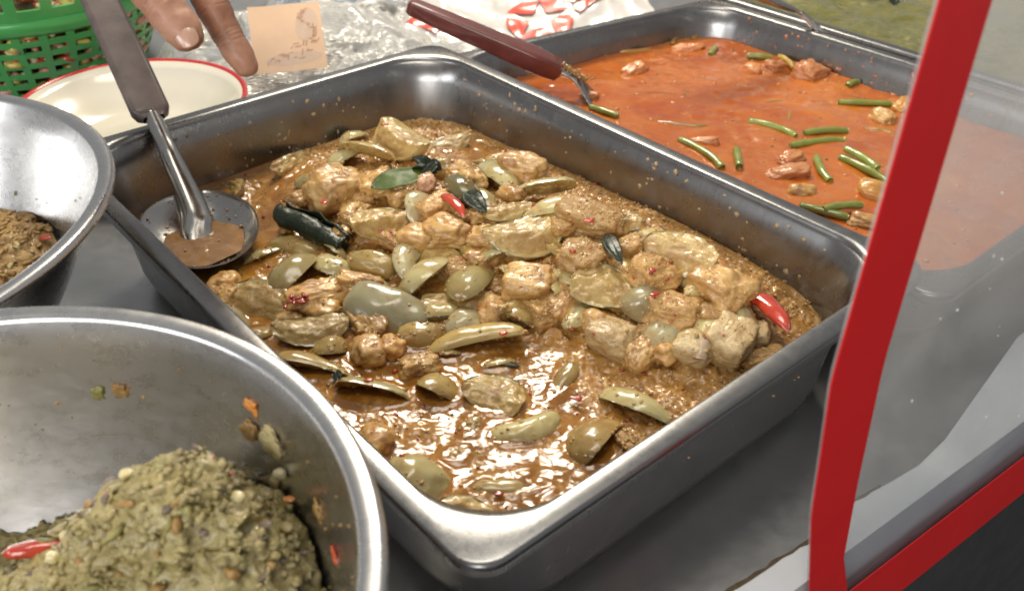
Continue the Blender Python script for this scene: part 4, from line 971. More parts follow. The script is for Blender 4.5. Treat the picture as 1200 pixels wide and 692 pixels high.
def add_lump(row, seed, name='chicken_piece', cat='chicken', grains=True):
    kind, x, y, z, head, L, Wd, tilt, tint, label, group = row
    H = min(Wd, L) * 0.9
    blocky = 0.6 if kind == 'block' else 0.38
    V, F = lump_verts(L * 0.98, Wd * 1.02, H, seed, blocky, 5 if L > 0.022 else 4, 0.6 if kind == 'block' or tint == 'pale' else 1.0)
    r = random.Random(seed)
    rot = (Matrix.Rotation(head, 3, 'Z') @ Matrix.Rotation(RAD(r.uniform(-12, 12)), 3, 'Y') @ Matrix.Rotation(RAD(tilt + r.uniform(-12, 12)), 3, 'X')).to_euler()
    zz = z - H * 0.18
    o = mesh(name, V, F, CHICK[tint], None, True, (x, y, zz), rot)
    tag(o, label, cat, group)
    if grains:
        wv = V @ np.array(rot.to_matrix()).T + np.array((x, y, zz))
        wv = wv[wv[:, 2] > zz + 0.1 * H]
        SURF.append(wv if tint != 'paste' else np.repeat(wv, 3, axis=0))
    return o


for i, row in enumerate(EGGPLANT):
    add_eggplant(row, 100 + i)
for i, row in enumerate(CHICKEN):
    o = add_lump(row, 300 + i)
    if 'bone ring' in row[9]:
        bq = spline([(0.006, -0.0105, 0.002), (0.006, -0.006, 0.005), (0.006, 0.0, 0.008)], 10)
        V, F = tube(bq, np.array([.0042, .0046, .0046, .0044, .0042, .004, .004, .004, .004, .004]), 14, 1.0, (1, 0, 0))
        mesh('bone', V, F, M_bone, o)
for i, row in enumerate(REDPIECE):
    row = list(row)
    row[3] -= 0.0
    add_lump(row, 500 + i, grains=False)


def leaf_mesh(L, Wd, curl, fold, seed, n=22, m=11):
    off = np.random.RandomState(seed).uniform(0, 50, 3)
    V = []
    for side in (0, 1):
        for i in range(n):
            t = i / (n - 1)
            s = 2 * t - 1
            half = Wd / 2 * max(0.02, (1 - abs(s) ** 2.2)) ** 0.8 * (1 - 0.25 * s)
            for j in range(m):
                u = 2 * j / (m - 1) - 1
                z = -curl * L * s * s + fold * Wd * abs(u) * (1 - abs(s)) - 0.0006 * math.exp(-(u * 6) ** 2)
                V.append((L / 2 * s, half * u, z - side * 0.0006))
    V = np.array(V)
    V[:, 2] += 0.05 * Wd * fbm(V * 90 * np.array([1, 1, 0]) + off, 2, seed)
    k = n * m
    F = grid_faces(n, m) + [(f[0], f[3], f[2], f[1]) for f in grid_faces(n, m, off=k)]
    ring = [j for j in range(m)] + [i * m + m - 1 for i in range(1, n)] + [(n - 1) * m + j for j in range(m - 2, -1, -1)] + [i * m for i in range(n - 2, 0, -1)]
    for a, b in zip(ring, ring[1:] + ring[:1]):
        F.append((b, a, k + a, k + b))
    return V, F


for i, row in enumerate(OTHER):
    kind, x, y, z, head, L, Wd, tilt, tint, label, group = row
    sd = 700 + i
    if kind == 'leaf':
        V, F = leaf_mesh(L, Wd, 0.10, -0.10, sd)
        rot = (Matrix.Rotation(head, 3, 'Z') @ Matrix.Rotation(RAD(tilt), 3, 'X')).to_euler()
        o = mesh('basil_leaf', V, F, M_leaf[tint], None, True, (x, y, z), rot)
        tag(o, label, 'leaf', group)
    elif kind == 'herb':
        VV, FF = [], []
        rr = random.Random(sd)
        for k in range(9):
            V, F = leaf_mesh(L * rr.uniform(0.35, 0.7), Wd * rr.uniform(0.25, 0.5), rr.uniform(0.1, 0.3), rr.uniform(-0.5, 0.3), sd + k, 12, 7)
            V = place(V, (rr.uniform(-L, L) * 0.22, rr.uniform(-Wd, Wd) * 0.22, rr.uniform(0, 0.006)), rr.uniform(0, 6.28), rr.uniform(-0.8, 0.8), rr.uniform(-0.5, 0.5))
            n0 = len(VV)
            VV += list(V)
            FF += [tuple(a + n0 for a in f) for f in F]
        o = mesh('herb_clump', VV, FF, M_leaf['dark'], None, True, (x, y, z - 0.003), (0, 0, head))
        tag(o, label, 'herb', group)
    elif kind == 'roll':
        # a strip of dark skin rolled into an open spiral
        n, m = 26, 44
        V = []
        for lay in (0, 1):
            for a in range(n):
                t = a / (n - 1) * 2 - 1
                for b in range(m):
                    q = b / (m - 1)
                    ang = 1.0 + q * 4.0 * math.pi
                    rad = Wd * (0.16 + 0.28 * q) * (1 + 0.10 * math.sin(3 * t + ang)) * (1 - 0.12 * t * t) - lay * 0.0011
                    V.append((L / 2 * t * (1 + 0.06 * math.sin(ang)), rad * math.cos(ang), rad * math.sin(ang) * 0.85))
        V = np.array(V)
        V += 0.0016 * fbm(V * 110, 3, sd)[:, None]
        SURF.append(place(V[:n * m], (x, y, z - 0.001), head)[::3])
        k = n * m
        F = grid_faces(n, m) + [(f[0], f[3], f[2], f[1]) for f in grid_faces(n, m, off=k)]
        for j in range(m - 1):
            F.append((j, j + 1, k + j + 1, k + j)); F.append(((n - 1) * m + j + 1, (n - 1) * m + j, k + (n - 1) * m + j, k + (n - 1) * m + j + 1))
        for a in range(n - 1):
            F.append((a * m + m - 1, (a + 1) * m + m - 1, k + (a + 1) * m + m - 1, k + a * m + m - 1))
        o = mesh('rolled_skin', V, F, M_leaf['dark'], None, True, (x, y, z - 0.002), (0.1, 0.12, head))
        tag(o, label, 'eggplant skin', group)
    elif kind == 'chilli':
        path = spline([(-L / 2, 0, 0), (-L / 5, Wd * 0.12, Wd * 0.18), (L / 5, Wd * 0.08, Wd * 0.18), (L / 2, -Wd * 0.12, 0)], 24)
        t = np.linspace(0, 1, 24)
        rad = Wd / 2 * np.clip(np.sin(np.pi * (0.12 + 0.88 * t)) ** 0.55, 0.05, 1)
        V, F = tube(path, rad, 14, 0.6)
        V = np.array(V)
        V += (0.06 * Wd * fbm(V * 120, 2, sd))[:, None]
        o = mesh('chilli_piece', V, F, M_chilli[tint], None, True, (x, y, z - 0.002), (RAD(tilt), 0, head))
        tag(o, label, 'chilli', group)
    elif 'cluster' in label:
        rr = np.random.RandomState(sd)
        VV, FF = [], []
        for k in range(16):
            V, F = lump_verts(rr.uniform(.002, .006), rr.uniform(.0015, .003), 0.0016, sd + k, 0.4, 2, 1.4)
            V = place(V, (rr.normal(0, L * 0.22), rr.normal(0, Wd * 0.22), rr.uniform(-0.001, 0.002)), rr.uniform(0, 6.28))
            n0 = len(VV)
            VV += list(V); FF += [tuple(a + n0 for a in f) for f in F]
        o = mesh('crushed_chilli', VV, FF, M_chilli['red'], None, True, (x, y, z), (0, 0, head))
        tag(o, label, 'chilli', group)
    else:
        V, F = lump_verts(L * 0.85, Wd * 0.8, Wd * 0.28, sd, 0.5, 3, 1.6)
        o = mesh('chilli_flake', V, F, M_chilli['red'], None, True, (x, y, z), (0, 0, head))
        tag(o, label, 'chilli', group)

for i, row in enumerate(BEAN):
    kind, x, y, z, head, L, Wd, tilt, tint, label, group = row
    rr = random.Random(900 + i)
    r0 = min(max(Wd / 2, 0.0022), 0.0034)
    z -= 0.0019
    if tint == 'd':
        z -= 0.0014
    b = rr.uniform(-0.06, 0.06) * L
    path = spline([(-L / 2, 0, 0), (-L / 5, b * 0.8, 0.001), (L / 5, b, 0.001), (L / 2, 0, 0)], 20)
    rad = np.full(20, r0) * (1 + 0.07 * np.sin(np.linspace(0, 14, 20) + i))
    rad[0] *= 0.85; rad[-1] *= 0.85
    V, F = tube(path, rad, 12, 0.9)
    o = mesh('green_bean', V, F, M_bean[tint], None, True, (x, y, z + 0.0005), (0, 0, head))
    tag(o, label, 'green bean', group)

# loose grains of paste lying on the heap: nobody could count them
V0, F0 = ico(1)
F0 = np.array(F0)


def crumbs(name, P, size, mat, label, cat, seed, kind='stuff', normal_jitter=0.0, flat=0.7):
    r = np.random.RandomState(seed)
    n = len(P)
    s = size[0] + (size[1] - size[0]) * r.rand(n) ** 2.2
    V = V0[None] * (1 + 0.35 * r.uniform(-1, 1, (n, len(V0), 1)))
    sc = r.uniform(0.6, 1.3, (n, 1, 3)) * np.array([1, 1, flat])
    V = V * sc * s[:, None, None]
    a = r.uniform(0, 6.28, n)
    c, q = np.cos(a)[:, None], np.sin(a)[:, None]
    V = np.stack([V[..., 0] * c - V[..., 1] * q, V[..., 0] * q + V[..., 1] * c, V[..., 2]], -1) + P[:, None, :]
    F = (F0[None] + (np.arange(n) * len(V0))[:, None, None]).reshape(-1, 3)
    o = mesh(name, V.reshape(-1, 3), F.tolist(), mat, None, True)
    if label:
        tag(o, label, cat, None, kind)
    return o


r_ = np.random.RandomState(7)
idx = r_.choice(len(G), 9000, p=(grain ** 2 + 0.05) / (grain ** 2 + 0.05).sum())
Pg = np.c_[wx[idx], wy[idx], Z[idx]] + r_.uniform(-0.0006, 0.0006, (9000, 3))
SU = np.concatenate(SURF)
k = r_.choice(len(SU), 6500)
Pg = np.r_[Pg, SU[k]]
crumbs('paste_grains', Pg, (0.0004, 0.0015), M_grain, 'tan grains of curry paste coating the eggplant heap', 'curry paste', 1)
k = r_.choice(len(SU), 320)
kk = r_.choice(len(G), 260)
crumbs('chilli_specks', np.r_[SU[k], np.c_[wx[kk], wy[kk], Z[kk] + 0.0002]], (0.0005, 0.0019), M_redfleck, 'tiny red chilli specks scattered over the brown curry', 'chilli', 2)
k = r_.choice(len(SU), 60)
kk = r_.choice(len(G), 80)
crumbs('herb_specks', np.r_[SU[k], np.c_[wx[kk], wy[kk], Z[kk] + 0.0002]], (0.0005, 0.0018), M_greenfleck, 'tiny green herb specks scattered over the brown curry', 'herb', 3)


def wall_points(n, seed, clusters):
    """points on the inner walls of the brown-curry pan, in world space"""
    r = np.random.RandomState(seed)
    out = []
    for side, u0, u1, z0, z1, m, spread in clusters:
        for q in range(m):
            if spread:
                u = r.normal(u0, spread); z = r.normal(z0, spread * 0.55)
            else:
                u = r.uniform(u0, u1); z = z0 + (z1 - z0) * r.rand() ** 1.6
            z = min(max(z, 0.048), 0.092)
            inset = float(np.interp(z, [0.018, 0.05, 0.08, 0.095], [0.0245, 0.0213, 0.0165, 0.0138])) + 0.0002
            if side == 'AD':
                l = (u, LY - inset)
            elif side == 'AB':
                l = (-LX + inset, u)
            else:
                l = (LX - inset, u)
            p = PAN_C + PX_ * l[0] + PY_ * l[1]
            out.append((p.x, p.y, z))
    return np.array(out)


cl = [('AD', -0.19, 0.20, 0.05, 0.094, 150, 0), ('AB', -0.13, 0.12, 0.05, 0.09, 90, 0), ('AD', 0.045, 0, 0.071, 0, 16, 0.010), ('AD', -0.06, 0, 0.068, 0, 8, 0.006), ('AD', 0.10, 0, 0.055, 0, 40, 0.022), ('AD', 0.16, 0, 0.055, 0, 60, 0.02), ('AD', -0.15, 0, 0.075, 0, 24, 0.014), ('AB', 0.0, 0, 0.065, 0, 10, 0.005)]
crumbs('curry_splashes', np.r_[wall_points(0, 5, cl), wall_points(0, 15, cl)], (0.0003, 0.0023), M_splash, 'dried tan splashes stuck to the inner walls of the centre pan', 'food splash', 4, flat=1.0)
cl = [('AD', 0.05, 0, 0.071, 0, 9, 0.008), ('AD', -0.005, 0, 0.078, 0, 5, 0.004), ('AD', 0.0, 0.2, 0.055, 0.09, 8, 0)]
crumbs('chilli_splashes', wall_points(0, 6, cl), (0.0007, 0.0026), M_redfleck, 'red chilli bits stuck to the right inner wall of the centre pan', 'food splash', 5, flat=1.0)
r5 = np.random.RandomState(55)
q = []
for i in range(260):
    u = r5.uniform(-0.18, 0.2); z = 0.052 + 0.024 * r5.rand() ** 1.2
    p = P2C + PX_ * u + PY_ * (0.1755 - float(np.interp(z, [0.018, 0.04, 0.06, 0.075], [0.0245, 0.0213, 0.0165, 0.0138])) - 0.0002)
    q.append((p.x, p.y, z))
crumbs('curry_splashes', np.array(q), (0.0004, 0.0022), CHICK['coral'], 'orange curry splashes dried on the far wall of the red curry pan', 'food splash', 6, flat=1.0)

kk = r_.choice(len(G2), 420)
Vr = skew(np.c_[G2, z2])
Pr = np.c_[P2C.x + Vr[kk, 0] * PX_.x + Vr[kk, 1] * PY_.x, P2C.y + Vr[kk, 0] * PX_.y + Vr[kk, 1] * PY_.y, Vr[kk, 2]]
crumbs('red_curry_bits', Pr[:300], (0.0006, 0.0030), CHICK['coral'], 'pale orange crumbs floating in the red curry', 'food scrap', 61, flat=0.35)
crumbs('red_curry_specks', Pr[300:], (0.0005, 0.0020), M_greenfleck, 'green herb specks floating in the red curry', 'herb', 62, flat=0.4)

# ------------------------------------------------------------------ steel mixing bowls


def bowl_r(R, H, base_r, steep, flare, depth):
    """inner radius of a bowl at a depth below its rim"""
    Ri = R - 0.0108
    q = min(1.0, max(0.0, (depth - 0.004) / (H - 0.007)))
    r0 = base_r * 0.6
    return r0 + (Ri - flare * depth - r0) * max(0.0, 1 - q ** steep) ** (1 / steep)


def mixing_bowl(loc, R, H, base_r, label, steep=2.2, flare=0.1):
    prof = []
    # rolled lip, then a narrow flat rim, then the wall
    for a in np.linspace(-100, 80, 10):
        prof.append((R - 0.0032 + 0.0032 * math.cos(RAD(a)), H - 0.0034 + 0.0032 * math.sin(RAD(a))))
    prof += [(R - 0.006, H - 0.0003), (R - 0.0085, H - 0.0008), (R - 0.0098, H - 0.0016), (R - 0.0106, H - 0.0034)]
    deps = [0.004 + (H - 0.007) * math.sin(t * math.pi / 2) for t in np.linspace(0.03, 1, 36)]
    for d_ in deps:
        prof.append((bowl_r(R, H, base_r, steep, flare, d_), H - d_))
    prof.append((base_r * 0.3, 0.0026)); prof.append((0.0005, 0.0026))
    Vi, Fi = lathe(prof, 128)
    prof2 = [(R - 0.0038, H - 0.0066), (R - 0.008, H - 0.007)]
    for d_ in deps[1:]:
        prof2.append((bowl_r(R, H, base_r, steep, flare, d_) + 0.0009, H - d_ - 0.0016))
    prof2.append((0.0005, 0.001))
    Vo, Fo = lathe(prof2, 128)
    n = len(Vi)
    F = Fi + [(f[0] + n, f[3] + n, f[2] + n, f[1] + n) for f in Fo]
    o = mesh('mixing_bowl', Vi + Vo, F, M_bowl, None, True, loc)
    tag(o, label, 'mixing bowl', 'steel mixing bowls')
    return o


NB = Vector((-0.206, 0.188, 0.0))
NBR, NBH = 0.1655, 0.157
mixing_bowl(NB, NBR, NBH, 0.09, 'large steel mixing bowl of grey-green mash at the lower left, nearest the viewer')
LB = Vector((-0.421, 0.462, 0.0))
LBR, LBH = 0.1845, 0.14
mixing_bowl(LB, LBR, LBH, 0.10, 'steel mixing bowl of minced brown salad cut by the left edge of the picture', 2.6, 0.42)

M_mash = food('eggplant_mash', (0.17, 0.125, 0.042), (0.34, 0.275, 0.105), (0.46, 0.385, 0.18), 0.28, 0.5, nscale=70, bscale=260, bstr=0.9, bdist=0.002, sss=0.2, sssr=(1, 0.8, 0.4), coat=0.25, rand=0, spot=(0.22, 0.18, 0.05), spot_amt=0.08)
M_mince = food('brown_mince', (0.20, 0.10, 0.03), (0.34, 0.20, 0.06), (0.46, 0.30, 0.11), 0.35, 0.6, nscale=150, bscale=260, bstr=0.9, bdist=0.002, sss=0.15, coat=0.2, rand=0)
M_shred = [food('shred_pale', (0.34, 0.27, 0.115), (0.45, 0.375, 0.19), None, 0.4, 0.6, bstr=0.6, coat=0.1),
           food('shred_green', (0.20, 0.18, 0.05), (0.31, 0.28, 0.095), None, 0.4, 0.6, bstr=0.6, coat=0.1),
           food('shred_dark', (0.12, 0.085, 0.065), (0.20, 0.15, 0.11), None, 0.4, 0.6, bstr=0.6, coat=0.1),
           food('shred_brown', (0.24, 0.13, 0.035), (0.36, 0.22, 0.07), None, 0.4, 0.6, bstr=0.6, coat=0.1)]
M_seed = food('seed_pale', (0.55, 0.47, 0.22), (0.66, 0.58, 0.33), None, 0.35, bstr=0.2, rand=0.08)


def mound(name, hfun, cx, cy, half, n, mat, seed, amp, inside, label, cat):
    """heap modelled as a displaced sheet; 'inside' is (center, radius) beyond which the sheet stops"""
    xs = np.linspace(-half, half, n)
    A = np.array([(cx + a, cy + b) for a in xs for b in xs])
    P = np.c_[A, np.zeros(len(A))]
    z = hfun(A[:, 0], A[:, 1])
    q = np.c_[A, z]
    d = amp * (0.62 * fbm(q * 60, 5, seed, 0.62) + 0.16 * ridged(q * np.array([170, 230, 200]), 2, seed + 4) + 0.22 * fbm(q * 430, 2, seed + 9))
    z = z + d
    h = q.copy()
    h[:, 0] += amp * 0.8 * fbm(q * 110 + 31, 2, seed + 20)
    h[:, 1] += amp * 0.8 * fbm(q * 110 + 77, 2, seed + 21)
    h[:, 2] = z
    dist = np.hypot(A[:, 0] - inside[0].x, A[:, 1] - inside[0].y)
    keep = dist < inside[1]
    F = [f for f in grid_faces(n, n) if all(keep[i] for i in f)]
    F = [(f[3], f[2], f[1], f[0]) for f in F]
    # the heap stops at the wall of its bowl
    rmax = np.array([bowl_r(*inside[2], max(0.006, inside[2][1] - zz)) - 0.0015 for zz in h[:, 2]])
    rel = h[:, :2] - np.array((inside[0].x, inside[0].y))
    rr_ = np.hypot(rel[:, 0], rel[:, 1])
    k_ = np.minimum(1.0, rmax / np.maximum(rr_, 1e-6))
    h[:, :2] = np.array((inside[0].x, inside[0].y)) + rel * k_[:, None]
    free = rr_ < rmax - 0.008
    used = np.unique(np.array(F))
    remap = -np.ones(len(h), int)
    remap[used] = np.arange(len(used))
    F = remap[np.array(F)]
    V = h[used]
    # normal check: make faces look up
    a, b, c = V[F[:, 0]], V[F[:, 1]], V[F[:, 2]]
    if np.cross(b - a, c - a)[:, 2].mean() < 0:
        F = F[:, ::-1]
    o = mesh(name, V, F.tolist(), mat, None, True)
    tag(o, label, cat, None, 'stuff')
    return V[free[used]]


def near_h(x, y):
    z = np.full(np.shape(x), 0.05)
    for mx, my, s, a in ((-0.140, 0.268, 0.036, 0.063), (-0.108, 0.240, 0.036, 0.034), (-0.180, 0.262, 0.030, 0.014), (-0.222, 0.222, 0.032, 0.026), (-0.09, 0.20, 0.04, 0.026), (-0.20, 0.19, 0.03, 0.02)):
        z = z + a * np.exp(-((x - mx) ** 2 + (y - my) ** 2) / (2 * s * s))
    # the undercut trough in front of the crest
    z = z - 0.026 * np.exp(-(((x + 0.140) / 0.036) ** 2 + ((y - 0.218 - 0.2 * (x + 0.14)) / 0.011) ** 2))
    return z


Vn = mound('eggplant_mash', near_h, NB.x, NB.y, 0.156, 380, M_mash, 41, 0.0066, (NB, 0.148, (NBR, NBH, 0.09, 2.2, 0.1)), 'chunky grey-green eggplant mash heaped in the large bowl', 'mash')


def left_h(x, y):
    z = np.full(np.shape(x), 0.057)
    for mx, my, s, a in ((-0.405, 0.50, 0.06, 0.03), (-0.345, 0.545, 0.035, 0.014)):
        z = z + a * np.exp(-((x - mx) ** 2 + (y - my) ** 2) / (2 * s * s))
    return z


Vl = mound('minced_salad', left_h, LB.x, LB.y, 0.15, 220, M_mince, 61, 0.006, (LB, 0.140, (LBR, LBH, 0.10, 2.6, 0.42)), 'minced brown chilli salad in the bowl at the left edge', 'salad')


def shreds(name, VV, n, mat, seed, lab, cat, ln=(0.004, 0.014), wd=(0.0012, 0.0035), sub=2, sink=-0.3, rag=0.25):
    r = np.random.RandomState(seed)
    P = VV[r.choice(len(VV), n)]
    V1, F1 = ico(sub)
    allV, allF = [], []
    F1 = np.array(F1)
    for i in range(n):
        L, wv = r.uniform(*ln), r.uniform(*wd)
        V = V1 * (1 + rag * r.uniform(-1, 1, (len(V1), 1))) * np.array([L / 2, wv, wv * 0.6])
        V[:, 1] += r.uniform(-0.3, 0.3) * L * (V[:, 0] / (L / 2)) ** 2
        V = place(V, P[i] + np.array([0, 0, -wv * sink]), r.uniform(0, 6.28), r.uniform(-0.6, 0.6), r.uniform(-0.5, 0.5))
        allF.append(F1 + i * len(V1))
        allV.append(V)
    o = mesh(name, np.concatenate(allV), np.concatenate(allF).tolist(), mat, None, True)
    tag(o, lab, cat, None, 'stuff')


r_m = np.random.RandomState(17)
for nm_, mt_, cnt_, sz_, lb_ in (('mash_crumbs', M_mash, 5200, (0.0007, 0.0032), 'soft ground crumbs of the grey-green mash in the large bowl'), ('pale_crumbs', M_shred[0], 900, (0.0006, 0.0026), 'pale ground crumbs of the grey-green mash in the large bowl'), ('brown_crumbs', M_shred[3], 260, (0.0006, 0.0022), 'brown ground crumbs of the grey-green mash in the large bowl')):
    crumbs(nm_, Vn[r_m.choice(len(Vn), cnt_)] + r_m.uniform(-0.0005, 0.0004, (cnt_, 3)), sz_, mt_, lb_, 'mash', 18 + cnt_, flat=0.55)
shreds('mince_pulp', Vl, 900, M_mince, 82, 'coarse crumbs of the minced salad at the left edge', 'salad', (0.003, 0.008), (0.0010, 0.0024), 1)
shreds('mash_shreds', Vn, 160, M_shred[0], 71, 'pale eggplant shreds in the grey-green mash', 'eggplant', (0.004, 0.010), (0.0012, 0.003))
shreds('green_shreds', Vn, 120, M_shred[1], 72, 'yellowish green herb shreds in the grey-green mash', 'herb', (0.005, 0.014), (0.0010, 0.0024))
shreds('dark_shreds', Vn, 110, M_shred[2], 73, 'purplish dark shallot bits in the grey-green mash', 'shallot', (0.004, 0.010), (0.0008, 0.0022))
shreds('brown_shreds', Vn, 60, M_shred[3], 74, 'brown paste crumbs in the grey-green mash', 'curry paste', (0.003, 0.010))
shreds('mince_bits', Vl, 420, M_shred[3], 75, 'brown crumbs in the minced salad at the left edge', 'salad', (0.003, 0.009), (0.001, 0.003))
shreds('pale_bits', Vl, 160, M_shred[0], 76, 'pale crumbs in the minced salad at the left edge', 'salad', (0.003, 0.007), (0.001, 0.0025))


def drop(VV, x, y):
    d = (VV[:, 0] - x) ** 2 + (VV[:, 1] - y) ** 2
    return float(VV[np.argsort(d)[:6], 2].max())


def bit(name, p, L, Wd, H, mat, label, cat, group, seed, VV=None, rot=(0, 0, 0), fixed=False):
    V, F = lump_verts(L, Wd, H, seed, 0.1, 3, 0.6)
    z = p[2] if VV is None else drop(VV, p[0], p[1]) + H * 0.25
    o = mesh(name, V, F, mat, None, True, (p[0], p[1], z), rot)
    tag(o, label, cat, group)
    return o


for p, lab in (((-0.1891, 0.2679, 0.0940), 'round pale seed on the mash just above the red chilli strip'), ((-0.1521, 0.2630, 0.0900), 'pale seed in the shadow under the crest of the mash'), ((-0.1867, 0.2515, 0.0900), 'pale seed on the mash at the bottom edge below the red chilli strip'), ((-0.1080, 0.2568, 0.0900), 'yellow-green seed low on the right side of the mash'), ((-0.1003, 0.2880, 0.0750), 'pale seed at the right border of the mash')):
    bit('eggplant_seed', p, 0.0062, 0.0055, 0.005, M_seed, lab, 'seed', 'pale seeds in the mash', int(p[0] * 1e4) & 255, Vn)
bit('chilli_piece', (-0.2025, 0.2639, 0.0900), 0.024, 0.0075, 0.006, M_chilli['bright'], 'shiny red chilli strip on the mash at the lower left edge', 'chilli', 'red chilli in the mash', 5, Vn, (0, 0.1, 0.35))
for k_, (p, lab) in enumerate((((-0.1683, 0.2742, 0.1050), 'orange-red chilli flake on the left slope of the mash'), ((-0.1216, 0.2704, 0.1050), 'dull red chilli flake right of the crest of the mash'), ((-0.1166, 0.2732, 0.1050), 'red-and-orange chilli flake right of the dull one on the mash'), ((-0.0941, 0.2750, 0.0800), 'orange chilli flake at the right border of the mash'))):
    bit('chilli_flake', p, 0.005, 0.0036, 0.0018, M_chilli['red' if k_ % 3 else 'orange'] if k_ else M_chilli['red'], lab, 'chilli', 'red chilli in the mash', 30 + k_, Vn)
bit('chilli_flake', (-0.3139, 0.5395, 0.0850), 0.008, 0.005, 0.0022, M_chilli['red'], 'red chilli flake in the minced salad at the left edge', 'chilli', None, 44, Vl)


def on_bowl(c, R, H, base_r, steep, ang, depth, flare=0.1):
    """point on the inner wall of a bowl, at compass angle ang and depth below the rim (m)"""
    r = bowl_r(R, H, base_r, steep, flare, depth)
    return Vector((c.x + r * math.cos(ang), c.y + r * math.sin(ang), H - depth))


BOWLBITS = [(0.815, 0.036, 0.011, 'large pale eggplant scrap stuck high on the wall of the large bowl', 0),
            (0.93, 0.038, 0.0075, 'brown scrap left of the large pale scrap on the bowl wall', 3),
            (0.92, 0.024, 0.0055, 'yellow scrap above the brown one on the bowl wall', 4),
            (1.50, 0.041, 0.0050, 'green scrap farthest left on the bowl wall', 1),
            (1.42, 0.038, 0.0055, 'brown smear right of the green scrap on the bowl wall', 3),
            (0.80, 0.055, 0.005, 'tan crumb below the large pale scrap on the bowl wall', 0),
            (0.55, 0.043, 0.006, 'brown crumb low on the right side of the bowl wall', 3),
            (0.40, 0.046, 0.0045, 'reddish crumb nearest the right rim inside the large bowl', 5)]
for i, (a, dep, sz, lab, mi) in enumerate(BOWLBITS):
    p = on_bowl(NB, NBR, NBH, 0.09, 2.2, a, dep)
    mat = (M_shred + [M_chilli['orange'], M_redfleck])[mi]
    V, F = lump_verts(sz * 1.35, sz * 0.4, sz * 1.45, 820 + i, 0.4, 4, 2.0)
    o = mesh('food_scrap', V, F, mat, None, True, p, (0.0, 0.0, a + math.pi / 2))
    tag(o, lab, 'food scrap', 'scraps stuck to the large bowl')
r6 = np.random.RandomState(9)
q = [on_bowl(NB, NBR, NBH, 0.09, 2.2, r6.uniform(0.1, 2.6), r6.uniform(0.012, 0.08))[:] for _ in range(150)]
crumbs('bowl_specks', np.array(q), (0.0003, 0.0010), M_shred[3], 'tiny specks of food on the inside of the large bowl', 'food splash', 12, flat=1.0)
q = [on_bowl(LB, LBR, LBH, 0.10, 2.6, r6.uniform(-0.6, 2.2), r6.uniform(0.012, 0.08), 0.42)[:] for _ in range(60)]
crumbs('bowl_specks', np.array(q), (0.0004, 0.0016), M_greenfleck, 'dark specks of herb on the inside of the left bowl', 'food splash', 13, flat=1.0)

# ------------------------------------------------------------------ serving spoon
sp = empty('serving_spoon', (-0.225, 0.575, 0.047))
tag(sp, 'steel serving spoon with flat grey-brown handle resting in the brown curry', 'spoon', 'serving utensils')
O = np.array((-0.2335, 0.602, 0.066)); Q = np.array((-0.274, 0.665, 0.109))
HD = (Q - O) / np.linalg.norm(Q - O)
az = math.atan2(HD[1], HD[0])
LOC = np.array(sp.location)
# bowl of the spoon: shallow ellipsoid dish, long axis along the handle
a_, b_ = 0.046, 0.0415
prof = []
V, F = [], []
nr, na = 16, 64
for lay, dz in ((0, 0.0), (1, -0.0012)):
    for i in range(nr):
        t = i / (nr - 1)
        for k in range(na):
            an = 2 * math.pi * k / na
            ex = 1 + 0.06 * math.cos(an)
            V.append((a_ * t * math.cos(an), b_ * t * math.sin(an) * ex, -0.017 * (1 - t ** 2.3) + dz))
F += grid_faces(nr, na, False, True)
n0 = nr * na
F += [(f[0], f[3], f[2], f[1]) for f in grid_faces(nr, na, False, True, n0)]
for k in range(na):
    F.append(((nr - 1) * na + k, (nr - 1) * na + (k + 1) % na, n0 + (nr - 1) * na + (k + 1) % na, n0 + (nr - 1) * na + k))
BC = np.array((-0.2225, 0.5745, 0.0655))
Rb = Matrix.Rotation(az, 3, 'Z') @ Matrix.Rotation(RAD(-7), 3, 'Y')
Vw = np.array(V) @ np.array(Rb).T + BC - LOC
mesh('spoon_bowl', Vw, F, M_spoon, sp)
# sauce held in the bowl
V, F = [], []
for i in range(14):
    for k in range(48):
        t = i / 13
        an = 2 * math.pi * k / 48
        V.append((0.032 * t * (1 + 0.06 * math.sin(3 * an + 1)) * math.cos(an) - 0.005, 0.029 * t * (1 + 0.05 * math.sin(4 * an)) * math.sin(an), -0.0085 + 0.0006 * math.sin(5 * an + 3 * t) * t))
Vw = np.array(V) @ np.array(Matrix.Rotation(az, 3, 'Z')).T + BC + np.array((0, 0, -0.0015))
Vw[:, 2] += 0.0004 * fbm(Vw * 300, 2, 4)
M_spsauce = food('spoon_sauce', (0.24, 0.12, 0.04), (0.38, 0.21, 0.09), None, 0.12, nscale=90, bscale=300, bstr=0.3, coat=0.5, rand=0)
tag(mesh('spoonful_of_sauce', Vw, grid_faces(14, 48, False, True), M_spsauce), 'thin orange sauce pooled in the steel serving spoon', 'curry')
